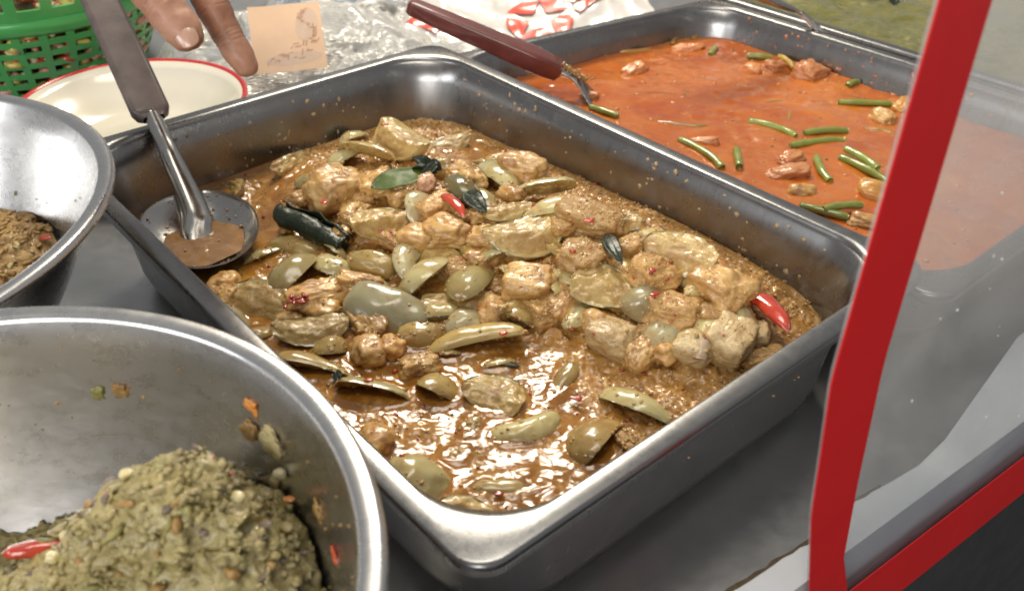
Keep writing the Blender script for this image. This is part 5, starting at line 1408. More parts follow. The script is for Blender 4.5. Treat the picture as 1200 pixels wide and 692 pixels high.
# neck: flattens from a tube into the dish
hx_ = np.array((HD[0], HD[1], 0))
pts_ = [Q + HD * 0.004, Q - HD * 0.02, (Q + O) / 2, O + np.array((0, 0, -0.002)), BC + hx_ * 0.013 + np.array((0, 0, -0.0095)), BC - hx_ * 0.008 + np.array((0, 0, -0.0172))]
path = spline(pts_, 40) - LOC
t = np.linspace(0, 1, 40)
rad = np.interp(t, [0, .25, .5, .7, .9, 1], [0.0064, 0.0066, 0.0086, 0.0112, 0.0100, 0.0060])
flat = np.interp(t, [0, .35, .75, 1], [0.95, 0.9, 0.45, 0.22])
V, F = tube(path, rad, 20, flat)
mesh('spoon_neck', V, F, M_spoon, sp)
q = []
rs_ = np.random.RandomState(21)
for _ in range(150):
    t_, an = math.sqrt(rs_.rand()) * 0.95, rs_.uniform(0, 6.28)
    if t_ < 0.72 and rs_.rand() < 0.6:
        continue
    q.append(np.array((a_ * t_ * math.cos(an), b_ * t_ * math.sin(an), max(-0.017 * (1 - t_ ** 2.3), -0.0085))) @ np.array(Rb).T + BC)
crumbs('spoon_crumbs', np.array(q), (0.0004, 0.0015), M_grain, 'tan crumbs stuck inside the steel serving spoon', 'food scrap', 17)
# flat handle
M_handle = plain('spoon_handle_paint', (0.115, 0.085, 0.075), 0.42, 0.0, 0.15, 0.25, 60, 300, 0.3)
wdir = np.cross(HD, (0, 0, 1)); wdir /= np.linalg.norm(wdir)
ndir = np.cross(wdir, HD)
H0 = Q - HD * 0.002
V, F = [], []
st = [(0.0, 0.55), (0.003, 0.85), (0.008, 1.0), (0.04, 1.0), (0.09, 1.0), (0.14, 0.98), (0.19, 0.95), (0.197, 0.85), (0.2, 0.6)]
sec = rrect(0.0145, 0.006, 0.0045, 5)
for s_, k_ in st:
    for u, v in sec:
        V.append(H0 + HD * s_ + wdir * u * k_ + ndir * v * min(1, k_ + .1) - LOC)
m_ = len(sec)
F = grid_faces(len(st), m_, False, True)
F.append(tuple(range(m_ - 1, -1, -1))); F.append(tuple((len(st) - 1) * m_ + i for i in range(m_)))
mesh('spoon_handle', V, F, M_handle, sp)

# ------------------------------------------------------------------ spatula with red-brown handle in the red curry
P1 = np.array((0.047, 0.8455, 0.0735)); P2 = np.array((-0.0965, 0.868, 0.129))
st_ = empty('spatula', P1)
tag(st_, 'spatula with glossy red-brown handle lying across the corner of the red curry pan', 'spatula', 'serving utensils')
D = (P2 - P1) / np.linalg.norm(P2 - P1)
LS = np.linalg.norm(P2 - P1)
wd_ = np.cross(D, (0, 0, 1)); wd_ /= np.linalg.norm(wd_)
nd_ = np.cross(wd_, D)
M_wood = plain('red_brown_handle', (0.13, 0.030, 0.022), 0.32, 0, 0.4, 0.25, 50, 300, 0.2)
V = []
sec = rrect(1, 1, 0.35, 4)
m_ = len(sec)
st = [(0.0, 0.5, 0.4), (0.004, 0.95, 0.9), (0.03, 1.08, 1.05), (0.06, 0.92, 0.95), (0.11, 0.84, 0.85), (LS - 0.006, 0.74, 0.72), (LS - 0.001, 0.6, 0.6), (LS, 0.35, 0.35)]
for s_, a, b in st:
    for u, v in sec:
        V.append(D * s_ + wd_ * u * 0.0115 * a + nd_ * v * 0.0095 * b - np.array((0, 0, 0.0)) )
F = grid_faces(len(st), m_, False, True)
F.append(tuple(range(m_ - 1, -1, -1))); F.append(tuple((len(st) - 1) * m_ + i for i in range(m_)))
mesh('spatula_handle', V, F, M_wood, st_)
zz_ = np.array((0, 0, 1.0))
bl_ = [D * 0.004, -D * 0.010, -D * 0.020 - zz_ * 0.004, -D * 0.034 - zz_ * 0.015, -D * 0.060 - zz_ * 0.030]
path = spline(bl_, 20)
V, F = tube(path, np.interp(np.linspace(0, 1, 20), [0, .3, .5, 1], [.006, .0065, .012, .03]), 16, np.interp(np.linspace(0, 1, 20), [0, .3, .5, 1], [.6, .35, .15, .04]))
mesh('spatula_blade', V, F, M_spoon, st_)
rr = np.random.RandomState(3)
Pc = np.array([P1 - D * rr.uniform(0.0, 0.028) + rr.normal(0, 0.0022, 3) + np.array((0, 0, 0.0035)) for _ in range(160)])
crumbs('spatula_crumbs', Pc, (0.0006, 0.0018), M_grain, 'wet crumbs clinging to the blade below the red-brown handle', 'food scrap', 14, flat=1.0)

# ------------------------------------------------------------------ plate with red rim
M_china = plain('cream_china', (0.70, 0.65, 0.55), 0.16, 0, 0.5, 0.03, 20, 60, 0.03)
M_redrim = plain('red_glaze', (0.52, 0.020, 0.025), 0.18, 0, 0.5, 0.1, 30, 60, 0.03)
pl = empty('plate', (-0.361, 0.8355, 0.0))
tag(pl, 'cream china plate with a red rim behind the brown curry pan', 'plate')
prof = [(0.0005, 0.012), (0.045, 0.0122), (0.055, 0.0135)]
for k in range(1, 9):
    t = k / 8
    prof.append((0.055 + 0.047 * t, 0.0135 + 0.0345 * t ** 1.25 + 0.0006 * math.sin(t * 40)))
pin = prof + [(0.1022, 0.0482)]
V, F = lathe(pin, 128)
V2, F2 = lathe([(0.1068, 0.0478), (0.104, 0.044), (0.092, 0.030), (0.07, 0.010), (0.05, 0.004), (0.05, 0.0), (0.046, 0.0), (0.044, 0.004), (0.0005, 0.005)], 128)
n = len(V)
mesh('plate_body', V + V2, F + [(f[0] + n, f[1] + n, f[2] + n, f[3] + n) for f in F2], M_china, pl)
V, F = lathe([(0.1020, 0.0478), (0.1030, 0.0492), (0.1050, 0.0502), (0.1068, 0.0498), (0.1076, 0.0485), (0.1068, 0.0472)], 128)
mesh('plate_rim', V, F, M_redrim, pl)

# ------------------------------------------------------------------ green basket
M_basket = plain('green_plastic', (0.07, 0.36, 0.09), 0.35, 0, 0.2, 0.12, 20, 100, 0.05)
bk = empty('basket', (-0.545, 1.06, 0.0))
tag(bk, 'green slotted plastic basket full of chopped vegetables at the top left', 'basket')


def slotted(r_of, z0, z1, rows, ncol, bar, gap, first):
    """wall with open slots; rows of holes between solid hoops"""
    V, F = [], []
    zs = []
    z = z0
    zs.append(z0)
    pitch = (z1 - z0) / rows
    for k in range(rows):
        zs += [z0 + k * pitch + pitch * bar, z0 + (k + 1) * pitch]
    nA = ncol * 4
    for z in zs:
        r = r_of(z)
        for k in range(nA):
            c, w_ = divmod(k, 4)
            a = 2 * math.pi * (c + [0, gap, gap + (1 - gap) / 2, 1.0 - 0.0001][w_] * 1.0) / ncol if w_ < 3 else 2 * math.pi * (c + gap + (1 - gap) * 0.98) / ncol
            V.append((r * math.cos(a), r * math.sin(a), z))
    for i in range(len(zs) - 1):
        for k in range(nA):
            hole = (i % 2 == 1) and (k % 4 in (1, 2))
            if hole:
                continue
            k2 = (k + 1) % nA
            F.append((i * nA + k, i * nA + k2, (i + 1) * nA + k2, (i + 1) * nA + k))
    return V, F


def basket_r(z):
    return 0.112 + 0.036 * (z / 0.085)


V, F = slotted(basket_r, 0.0, 0.078, 6, 34, 0.45, 0.30, 0)
w_ = mesh('basket_wall', V, F, M_basket, bk, False)
md = w_.modifiers.new('thick', 'SOLIDIFY'); md.thickness = 0.0022
V, F = slotted(lambda z: 0.152 + 0.012 * (z - 0.094) / 0.03, 0.094, 0.124, 1, 30, 0.42, 0.32, 0)
w_ = mesh('basket_collar', V, F, M_basket, bk, False)
md = w_.modifiers.new('thick', 'SOLIDIFY'); md.thickness = 0.0022
V, F = lathe([(basket_r(0.078) - 0.002, 0.077), (basket_r(0.078), 0.077), (0.1505, 0.081), (0.1525, 0.088), (0.1535, 0.095), (0.150, 0.095), (0.1475, 0.082), (basket_r(0.078) - 0.002, 0.077)], 96)
mesh('basket_band', V, F, M_basket, bk)
V, F = lathe([(0.162, 0.122), (0.1665, 0.124), (0.168, 0.128), (0.165, 0.131), (0.161, 0.130), (0.160, 0.124), (0.162, 0.122)], 96)
mesh('basket_rim', V, F, M_basket, bk)
V, F = lathe([(0.112, 0.0005), (0.0005, 0.0005)], 64)
mesh('basket_floor', V, F, M_basket, bk)
r8 = np.random.RandomState(88)
vegm = [(M_chilli['bright'], 'red'), (food('veg_yellow', (0.55, 0.42, 0.06), (0.66, 0.55, 0.14), None, 0.35), 'yellow'), (food('veg_pale', (0.55, 0.50, 0.24), (0.66, 0.62, 0.36), None, 0.35), 'pale'), (food('veg_pink', (0.55, 0.18, 0.12), (0.62, 0.30, 0.22), None, 0.35), 'pink')]
for m_, nm in vegm:
    q = []
    for _ in range(330):
        z = r8.uniform(0.004, 0.12)
        a = r8.uniform(0, 6.28)
        R_ = (basket_r(min(z, 0.08)) - 0.007) * (1 - 0.04 * r8.rand())
        q.append((-0.545 + R_ * math.cos(a), 1.06 + R_ * math.sin(a), z))
    crumbs('chopped_vegetables', np.array(q), (0.006, 0.013), m_, nm + ' chopped vegetables filling the green basket', 'vegetables', 89, flat=0.6)
V, F = lathe([(0.0005, 0.006), (0.095, 0.006), (0.125, 0.08), (0.135, 0.105), (0.07, 0.118), (0.0005, 0.122)], 40)  # one dark brown solid fills the middle of the heap
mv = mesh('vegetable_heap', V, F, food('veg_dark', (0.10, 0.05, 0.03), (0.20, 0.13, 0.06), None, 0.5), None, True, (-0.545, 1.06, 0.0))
tag(mv, 'dark brown core of the vegetable heap inside the green basket', 'vegetables', None, 'stuff')

# ------------------------------------------------------------------ plastic bags behind the pan


def bag_mat(name, c, alpha, rough):
    m, nt, b = new_mat(name)
    co = objco(nt)
    n1 = noise(nt, 30, 4, 0.6, co, 0.8)
    nt.links.new(ramp(nt, n1, [(0.3, tuple(x * 0.86 for x in c)), (0.7, c)]), b.inputs['Base Color'])
    b.inputs['Roughness'].default_value = rough
    b.inputs['Alpha'].default_value = alpha
    b.inputs['Coat Weight'].default_value = 0.6
    b.inputs['Coat Roughness'].default_value = 0.06
    vo = N(nt, 'ShaderNodeTexVoronoi', feature='DISTANCE_TO_EDGE')
    vo.inputs['Scale'].default_value = 34
    bump(nt, b, mixc(nt, 0.5, vo.outputs[0], n1), 0.7, 0.006)
    return m


M_bag = bag_mat('white_plastic_film', (0.66, 0.645, 0.61), 0.80, 0.2)
M_bagc = bag_mat('clear_plastic_film', (0.68, 0.67, 0.65), 0.50, 0.12)
M_bagb = bag_mat('blue_plastic_film', (0.45, 0.60, 0.80), 0.45, 0.2)


def bag_height(x, y, seed, amp, scale):
    q = np.c_[x, y, np.zeros(len(x))]
    return amp * (0.5 * fbm(q * scale, 2, seed) + 0.45 * ridged(q * scale * 1.3, 3, seed + 3) + 0.30 * ridged(q * scale * 4, 2, seed + 8) + 0.5)


def bag(loc, sx, sy, rotz, seed, amp, scale, mat, label, n=90, group='plastic bags behind the pan', dome=0.0):
    xs, ys = np.linspace(-sx / 2, sx / 2, n), np.linspace(-sy / 2, sy / 2, n)
    A = np.array([(a, b) for a in xs for b in ys])
    u = np.abs(A[:, 0]) / (sx / 2); v = np.abs(A[:, 1]) / (sy / 2)
    w_ = np.clip((1 - np.maximum(u, v)) * 4, 0, 1)
    z = bag_height(A[:, 0], A[:, 1], seed, amp, scale) * (0.25 + 0.75 * w_) + dome * (1 - u ** 2) * (1 - v ** 2)
    z = np.maximum(z, 0.0006)
    A = A + 0.02 * np.c_[fbm(np.c_[A, z] * 14, 2, seed + 1), fbm(np.c_[A, z] * 14 + 9, 2, seed + 2)]
    o = mesh('plastic_bag', np.c_[A, z], grid_faces(n, n), mat, None, True, loc, (0, 0, rotz))
    tag(o, label, 'plastic bag', group)
    return o


bag((-0.235, 1.06, 0.001), 0.36, 0.24, 0.15, 11, 0.018, 14, M_bag, 'crumpled white plastic bag behind the red-rimmed plate', dome=0.030)
bag((-0.12, 1.05, 0.008), 0.24, 0.22, -0.3, 12, 0.020, 16, M_bagc, 'clear wrinkled plastic bag between the peach card and the spatula handle')
bag((-0.24, 1.27, 0.012), 0.16, 0.12, 0.4, 13, 0.022, 14, M_bagb, 'bluish clear plastic bag behind the pointing hand')
bag((-0.17, 1.30, 0.012), 0.30, 0.20, 0.1, 14, 0.018, 14, M_bagc, 'clear shiny plastic bag far behind the spatula handle')
# bag that carries the red star print: a smooth-ish sheet with soft folds
LGX, LGY = 0.033, 1.105


def sheet_z(x, y):
    q = np.c_[x, y, np.zeros(len(x))]
    return 0.014 + 0.30 * np.clip(y - 1.04, 0, 1) + 0.007 * fbm(q * 13, 2, 77) + 0.0022 * ridged(q * 30, 2, 78)


n_ = 80
xs, ys = np.linspace(-0.12, 0.17, n_), np.linspace(0.93, 1.26, n_)
A = np.array([(a, b) for a in xs for b in ys])
A2 = A + 0.012 * np.c_[fbm(np.c_[A, A[:, :1]] * 12, 2, 70), fbm(np.c_[A, A[:, :1]] * 12 + 4, 2, 71)]
M_print = plain('white_printed_film', (0.58, 0.55, 0.52), 0.3, 0, 0.5, 0.1, 18, 60, 0.2)
pb = empty('plastic_bag', (0.02, 1.09, 0))
tag(pb, 'white plastic bag printed with a red star badge behind the spatula', 'plastic bag', 'plastic bags behind the pan')
mesh('bag_film', np.c_[A2, sheet_z(A2[:, 0], A2[:, 1])] - np.array(pb.location), grid_faces(n_, n_), M_print, pb)
M_ink = plain('red_ink', (0.60, 0.055, 0.025), 0.35, 0, 0.4, 0.12, 60, 60, 0.1)


def print_poly(name, outline, hole=None, step=0.004):
    """flat print that follows the sheet: fan or ring between two closed outlines of equal count"""
    m = 10
    a = np.array(outline, float)
    b = np.array(hole, float) if hole is not None else np.repeat(a.mean(0)[None], len(a), 0)
    V = np.concatenate([a * (1 - t) + b * t for t in np.linspace(0, 1, m)])
    V = V + np.array((LGX, LGY))
    z = sheet_z(V[:, 0], V[:, 1]) + 0.0028
    F = grid_faces(m, len(a), False, True)
    mesh(name, np.c_[V, z] - np.array(pb.location), F, M_ink, pb)


k = 60
circ = [(0.040 * math.cos(2 * math.pi * i / k), 0.047 * math.sin(2 * math.pi * i / k)) for i in range(k)]
star = []
for i in range(k):
    an = 2 * math.pi * i / k
    q = (an - math.pi / 2) % (2 * math.pi / 5)
    q = min(q, 2 * math.pi / 5 - q)
    ro, ri = 0.034, 0.0135
    # straight-edged star radius at angle q from a tip
    x1, y1, x2, y2 = ro, 0, ri * math.cos(math.pi / 5), ri * math.sin(math.pi / 5)
    dx, dy = x2 - x1, y2 - y1
    rr_ = (x1 * dy - y1 * dx) / (math.cos(q) * dy - math.sin(q) * dx)
    star.append((rr_ * math.cos(an), rr_ * math.sin(an) * 1.12))
print_poly('star_badge', circ, star)


def strip(x0, y0, x1, y1, w):
    d = np.array((x1 - x0, y1 - y0)); L = np.linalg.norm(d); d /= L; nrm = np.array((-d[1], d[0])) * w / 2
    p0, p1 = np.array((x0, y0)), np.array((x1, y1))
    o = []
    for t in np.linspace(0, 1, 12):
        o.append(p0 + (p1 - p0) * t - nrm)
    for t in np.linspace(1, 0, 12):
        o.append(p0 + (p1 - p0) * t + nrm)
    return o


for x0, y0, x1, y1, w_ in ((-0.034, -0.036, -0.052, -0.082, 0.011), (-0.022, -0.048, -0.034, -0.100, 0.011), (-0.006, -0.054, -0.014, -0.100, 0.011), (0.036, 0.028, 0.066, 0.060, 0.012), (0.044, 0.012, 0.078, 0.042, 0.012), (-0.155, 0.005, -0.118, -0.02, 0.018), (-0.140, -0.07, -0.105, -0.10, 0.018)):
    print_poly('red_stripe', strip(x0, y0, x1, y1, w_))
for i in range(5):
    print_poly('red_letter', strip(0.020 + i * 0.010, -0.052 + i * 0.004, 0.026 + i * 0.010, -0.036 + i * 0.004, 0.004))

# ------------------------------------------------------------------ peach paper note leaning on the bags
M_note = plain('peach_paper', (0.86, 0.58, 0.37), 0.6, 0, 0, 0.05, 30, 300, 0.1)
M_noteink = plain('note_ink', (0.55, 0.30, 0.18), 0.6, 0, 0, 0.15, 200)
M_noteink2 = plain('note_pale_ink', (0.74, 0.53, 0.38), 0.6, 0, 0, 0.05, 200)
nt_ = empty('banknote', (-0.234, 0.955, 0.067))
nt_.rotation_euler = (RAD(52), RAD(0), RAD(13))
tag(nt_, 'folded peach-coloured paper note propped behind the pan beside the pointing finger', 'banknote')
NW, NH = 0.074, 0.071


def note_sheet(name, outline, zoff, mat, th=0.0):
    a = np.array(outline, float)
    c = a.mean(0)
    V = np.concatenate([a * (1 - t) + c * t for t in np.linspace(0, 1, 8)])
    zz = 0.0016 * np.sin(V[:, 0] * 70) + 0.0012 * np.cos(V[:, 1] * 60) + zoff
    o = mesh(name, np.c_[V, zz], grid_faces(8, len(a), False, True), mat, nt_)
    if th:
        md = o.modifiers.new('thick', 'SOLIDIFY'); md.thickness = th; md.offset = -1
        md = o.modifiers.new('edges', 'EDGE_SPLIT'); md.split_angle = RAD(30)
    return o


def rect_o(x0, y0, x1, y1, k=12):
    P = []
    for t in range(k): P.append((x0 + (x1 - x0) * t / k, y0))
    for t in range(k): P.append((x1, y0 + (y1 - y0) * t / k))
    for t in range(k): P.append((x1 - (x1 - x0) * t / k, y1))
    for t in range(k): P.append((x0, y1 - (y1 - y0) * t / k))
    return P


note_sheet('note_paper', rect_o(-NW / 2, -NH / 2, NW / 2, NH / 2), 0, M_note, 0.00025)


def ell(cx, cy, a, b, rot=0, k=32):
    c, s = math.cos(rot), math.sin(rot)
    return [(cx + a * math.cos(2 * math.pi * i / k) * c - b * math.sin(2 * math.pi * i / k) * s, cy + a * math.cos(2 * math.pi * i / k) * s + b * math.sin(2 * math.pi * i / k) * c) for i in range(k)]


# faded print: a low scroll band and an upright ornament made of short strokes
rn = random.Random(31)


def stroke(cx, cy, ln, w_, an):
    c, q = math.cos(an), math.sin(an)
    P = []
    for u, v in ((-1, -1), (0, -1.3), (1, -1), (1.2, 0), (1, 1), (0, 0.9), (-1, 1), (-1.2, 0)):
        P.append((cx + u * ln / 2 * c - v * w_ / 2 * q, cy + u * ln / 2 * q + v * w_ / 2 * c))
    return P


note_sheet('printed_panel', ell(0.004, -0.0225, 0.029, 0.0065, 0.05), 0.0004, M_noteink2)
note_sheet('printed_panel', ell(0.021, 0.012, 0.011, 0.018, -0.25), 0.0004, M_noteink2)
for i in range(46):
    if i < 26:
        t = i / 25
        cx, cy, an = -0.022 + 0.052 * t + rn.uniform(-.001, .001), -0.0225 + rn.uniform(-0.005, 0.0045) + 0.004 * t, rn.choice((0.1, 1.4, 0.8))
        if t > 0.4 and rn.random() < 0.5:
            cy += 0.009
    else:
        t = (i - 26) / 19
        cx, cy, an = 0.022 + 0.008 * math.sin(t * 6.3) + rn.uniform(-.002, .002), -0.004 + 0.032 * t, rn.uniform(0, 3.1)
    note_sheet('printed_stroke', stroke(cx, cy, rn.uniform(0.0025, 0.0065), rn.uniform(0.0006, 0.0013), an), 0.0006 + 0.00001 * i, M_noteink)

# ------------------------------------------------------------------ metal utensil at the top edge
ut = empty('ladle', (0.2681, 0.9644, 0.1000))
tag(ut, 'shiny steel ladle handle resting on the rim of the green curry pan', 'ladle', 'serving utensils')
p0, p1 = np.array((0.2935, 0.9470, 0.0960)), np.array((0.2266, 0.9284, 0.1250))
path = np.array([p0 + (p1 - p0) * t for t in np.linspace(0, 2.2, 14)]) - np.array(ut.location)
V, F = tube(path, np.interp(np.linspace(0, 1, 14), [0, .1, .3, 1], [.003, .006, .008, .007]), 14, 0.6)
mesh('ladle_handle', V, F, M_spoon, ut)
a = p0 - (p1 - p0) / np.linalg.norm(p1 - p0) * 0.001
V, F = tube(spline([a, a + np.array((0.012, -0.004, -0.010)), a + np.array((0.026, -0.008, -0.022))], 12) - np.array(ut.location), np.linspace(0.003, 0.004, 12), 12)
mesh('ladle_stem', V, F, M_spoon, ut)

# leaves in the green curry
rr = random.Random(12)
for i in range(14):
    u, v = rr.uniform(-0.235, -0.06), rr.uniform(-0.14, 0.03)
    p = P3C + PX_ * u + PY_ * v
    V, F = leaf_mesh(rr.uniform(0.02, 0.045), rr.uniform(0.010, 0.02), 0.1, 0.2, 1200 + i, 14, 7)
    o = mesh('curry_leaf', V, F, M_leaf['dark' if i % 3 == 0 else 'green'], None, True, (p.x, p.y, 0.0775 + rr.uniform(0, 0.004)), (rr.uniform(-0.3, 0.3), rr.uniform(-0.2, 0.2), rr.uniform(0, 6.28)))
    tag(o, 'dark wet leaf floating in the green curry at the upper right', 'leaf', 'leaves in the green curry')

# ------------------------------------------------------------------ clear sneeze guard edged with red tape
M_sheet = bpy.data.materials.new('clear_plastic_sheet')
M_sheet.use_nodes = True
nt = M_sheet.node_tree
for n in list(nt.nodes):
    nt.nodes.remove(n)
out = N(nt, 'ShaderNodeOutputMaterial')
tr = N(nt, 'ShaderNodeBsdfTransparent'); tr.inputs[0].default_value = (0.93, 0.94, 0.95, 1)
df = N(nt, 'ShaderNodeBsdfDiffuse'); df.inputs[0].default_value = (0.75, 0.77, 0.80, 1)
gl = N(nt, 'ShaderNodeBsdfGlossy'); gl.inputs['Roughness'].default_value = 0.08
co = objco(nt)
haze_n = noise(nt, 9, 5, 0.6, co, 0.5)
mx1 = N(nt, 'ShaderNodeMixShader')
sx = N(nt, 'ShaderNodeSeparateXYZ'); nt.links.new(co, sx.inputs[0])
haze_amt = N(nt, 'ShaderNodeMath', operation='ADD')                   # milky haze gets denser towards the top of the sheet
nt.links.new(mapr(nt, haze_n, 0.3, 0.75, 0.06, 0.20), haze_amt.inputs[0]); nt.links.new(mapr(nt, sx.outputs[2], 0.06, 0.26, 0.0, 0.18), haze_amt.inputs[1])
nt.links.new(haze_amt.outputs[0], mx1.inputs[0])
tl = N(nt, 'ShaderNodeBsdfTranslucent'); tl.inputs[0].default_value = (0.85, 0.86, 0.88, 1)
mx0 = N(nt, 'ShaderNodeMixShader'); mx0.inputs[0].default_value = 0.6
nt.links.new(df.outputs[0], mx0.inputs[1]); nt.links.new(tl.outputs[0], mx0.inputs[2])
nt.links.new(tr.outputs[0], mx1.inputs[1]); nt.links.new(mx0.outputs[0], mx1.inputs[2])
mx2 = N(nt, 'ShaderNodeMixShader')
lw = N(nt, 'ShaderNodeLayerWeight'); lw.inputs[0].default_value = 0.5
pw_ = N(nt, 'ShaderNodeMath', operation='POWER'); pw_.inputs[1].default_value = 4.0
nt.links.new(lw.outputs['Facing'], pw_.inputs[0])
nt.links.new(mapr(nt, pw_.outputs[0], 0, 1, 0.03, 0.35), mx2.inputs[0])
nt.links.new(mx1.outputs[0], mx2.inputs[1]); nt.links.new(gl.outputs[0], mx2.inputs[2])
nt.links.new(mx2.outputs[0], out.inputs[0])
M_tape = plain('red_tape', (0.70, 0.014, 0.016), 0.5, 0, 0.1, 0.05, 25, 120, 0.08)

sg = empty('sneeze_guard', (0.151, 0.308, 0.0))
tag(sg, 'upright clear plastic guard edged with red tape at the right side of the counter', 'sneeze guard')
SG0 = Vector((0.160, 0.314, 0.0))          # bottom corner of the sheet on the counter's front edge


def gp(a, z, off=0.0):
    """point on the guard: a metres along the counter's edge, z up, off towards the customer"""
    q = SG0 + CE * a + CN * (0.0 + off) - sg.location
    return (q.x, q.y, z)


def wob(z):
    """sideways bend of the free edge, fitted to the photograph: it flares out near the foot"""
    return float(np.interp(z, [-0.10, -0.02, 0.008, 0.078, 0.12, 0.166, 0.316, 0.5], [0.004, -0.004, -0.0108, -0.0285, -0.034, -0.0405, -0.0345, -0.028]))


def wob2(z):
    return float(np.interp(z, [-0.10, -0.02, 0.02, 0.081, 0.158, 0.31, 0.5], [0.040, 0.028, 0.012, 0.0032, -0.005, -0.0035, 0.002]))


zs = np.linspace(-0.066, 0.47, 60)
as_ = np.linspace(0, 1, 30)
V = []
for lay in (0.0, 0.0015):
    for z in zs:
        for t in as_:
            V.append(gp(wob(z) + (0.75 - wob(z)) * t, z, lay))
k = len(zs) * len(as_)
F = grid_faces(len(zs), len(as_)) + [(f[0], f[3], f[2], f[1]) for f in grid_faces(len(zs), len(as_), off=k)]
na_ = len(as_)
ring = list(range(na_)) + [i * na_ + na_ - 1 for i in range(1, len(zs))] + [(len(zs) - 1) * na_ + j for j in range(na_ - 2, -1, -1)] + [i * na_ for i in range(len(zs) - 2, 0, -1)]
for a, b in zip(ring, ring[1:] + ring[:1]):
    F.append((a, b, k + b, k + a))
mesh('plastic_sheet', V, F, M_sheet, sg, False)


def tape(name, edge0, edge1, zlist, off):
    V = []
    for lay in (off, off - 0.0008):
        for z in zlist:
            for t in (0, 0.5, 1):
                V.append(gp(edge0(z) + (edge1(z) - edge0(z)) * t, z, lay))
    m = len(zlist)
    k = m * 3
    F = grid_faces(m, 3) + [(f[0], f[3], f[2], f[1]) for f in grid_faces(m, 3, off=k)]
    ring = [0, 1, 2] + [i * 3 + 2 for i in range(1, m)] + [(m - 1) * 3 + 1, (m - 1) * 3] + [i * 3 for i in range(m - 2, 0, -1)]
    for a, b in zip(ring, ring[1:] + ring[:1]):
        F.append((a, b, k + b, k + a))
    return mesh(name, V, F, M_tape, sg, False)


# tape stuck to the customer's side along the free edge and the foot
zl = np.linspace(-0.068, 0.472, 50)
tape('upright_tape', lambda z: wob(z) - 0.0008, wob2, zl, 0.0026)
V = []
for off in (0.0030,):
    seg = np.linspace(0, 1, 24)
    VV = []
    for lay in (off, off + (0.0006 if off > 0 else -0.0006)):
        for t in seg:
            a = 0.020 + 0.74 * t
            for z in (-0.068, -0.042, -0.0185):
                VV.append(gp(a, z, lay))
    k = 24 * 3
    F = grid_faces(24, 3) + [(f[0], f[3], f[2], f[1]) for f in grid_faces(24, 3, off=k)]
    ring = [0, 1, 2] + [i * 3 + 2 for i in range(1, 24)] + [23 * 3 + 1, 23 * 3] + [i * 3 for i in range(22, 0, -1)]
    for a, b in zip(ring, ring[1:] + ring[:1]):
        F.append((a, b, k + b, k + a))
    mesh('bottom_tape', VV, F, M_tape, sg, False)

m_, nt, b = new_mat('water_drop')
b.inputs['Base Color'].default_value = (0.85, 0.87, 0.9, 1); b.inputs['Alpha'].default_value = 0.45; b.inputs['Roughness'].default_value = 0.05
rd = np.random.RandomState(4)
q = [Vector(gp(rd.uniform(0.03, 0.30), rd.uniform(0.0, 0.30), 0.0018)) + sg.location for _ in range(70)]
o = crumbs('water_drops', np.array([tuple(v) for v in q]), (0.0002, 0.0008), m_, 'dried drops and specks on the clear plastic guard', 'water drops', 41, flat=1.6)

# ------------------------------------------------------------------ pointing hand
M_skin = food('skin', (0.29, 0.125, 0.068), (0.39, 0.19, 0.115), (0.46, 0.24, 0.155), 0.42, 0.55, nscale=60, bscale=900, bstr=0.35, bdist=0.0005, sss=0.2, sssr=(1.0, 0.35, 0.2), coat=0.05, rand=0)
M_nail = food('nail', (0.44, 0.24, 0.16), (0.52, 0.31, 0.22), None, 0.25, nscale=90, bstr=0.1, sss=0.2, coat=0.4, rand=0)


def ray(px, py, t):
    """point seen t metres from the photograph's viewpoint (survey helper for the hand's joints)"""
    c = Vector(((px - 600) / 1100, -(py - 346) / 1100, -1)).normalized() * t
    return Vector(cam.location) + cam.rotation_euler.to_matrix() @ c


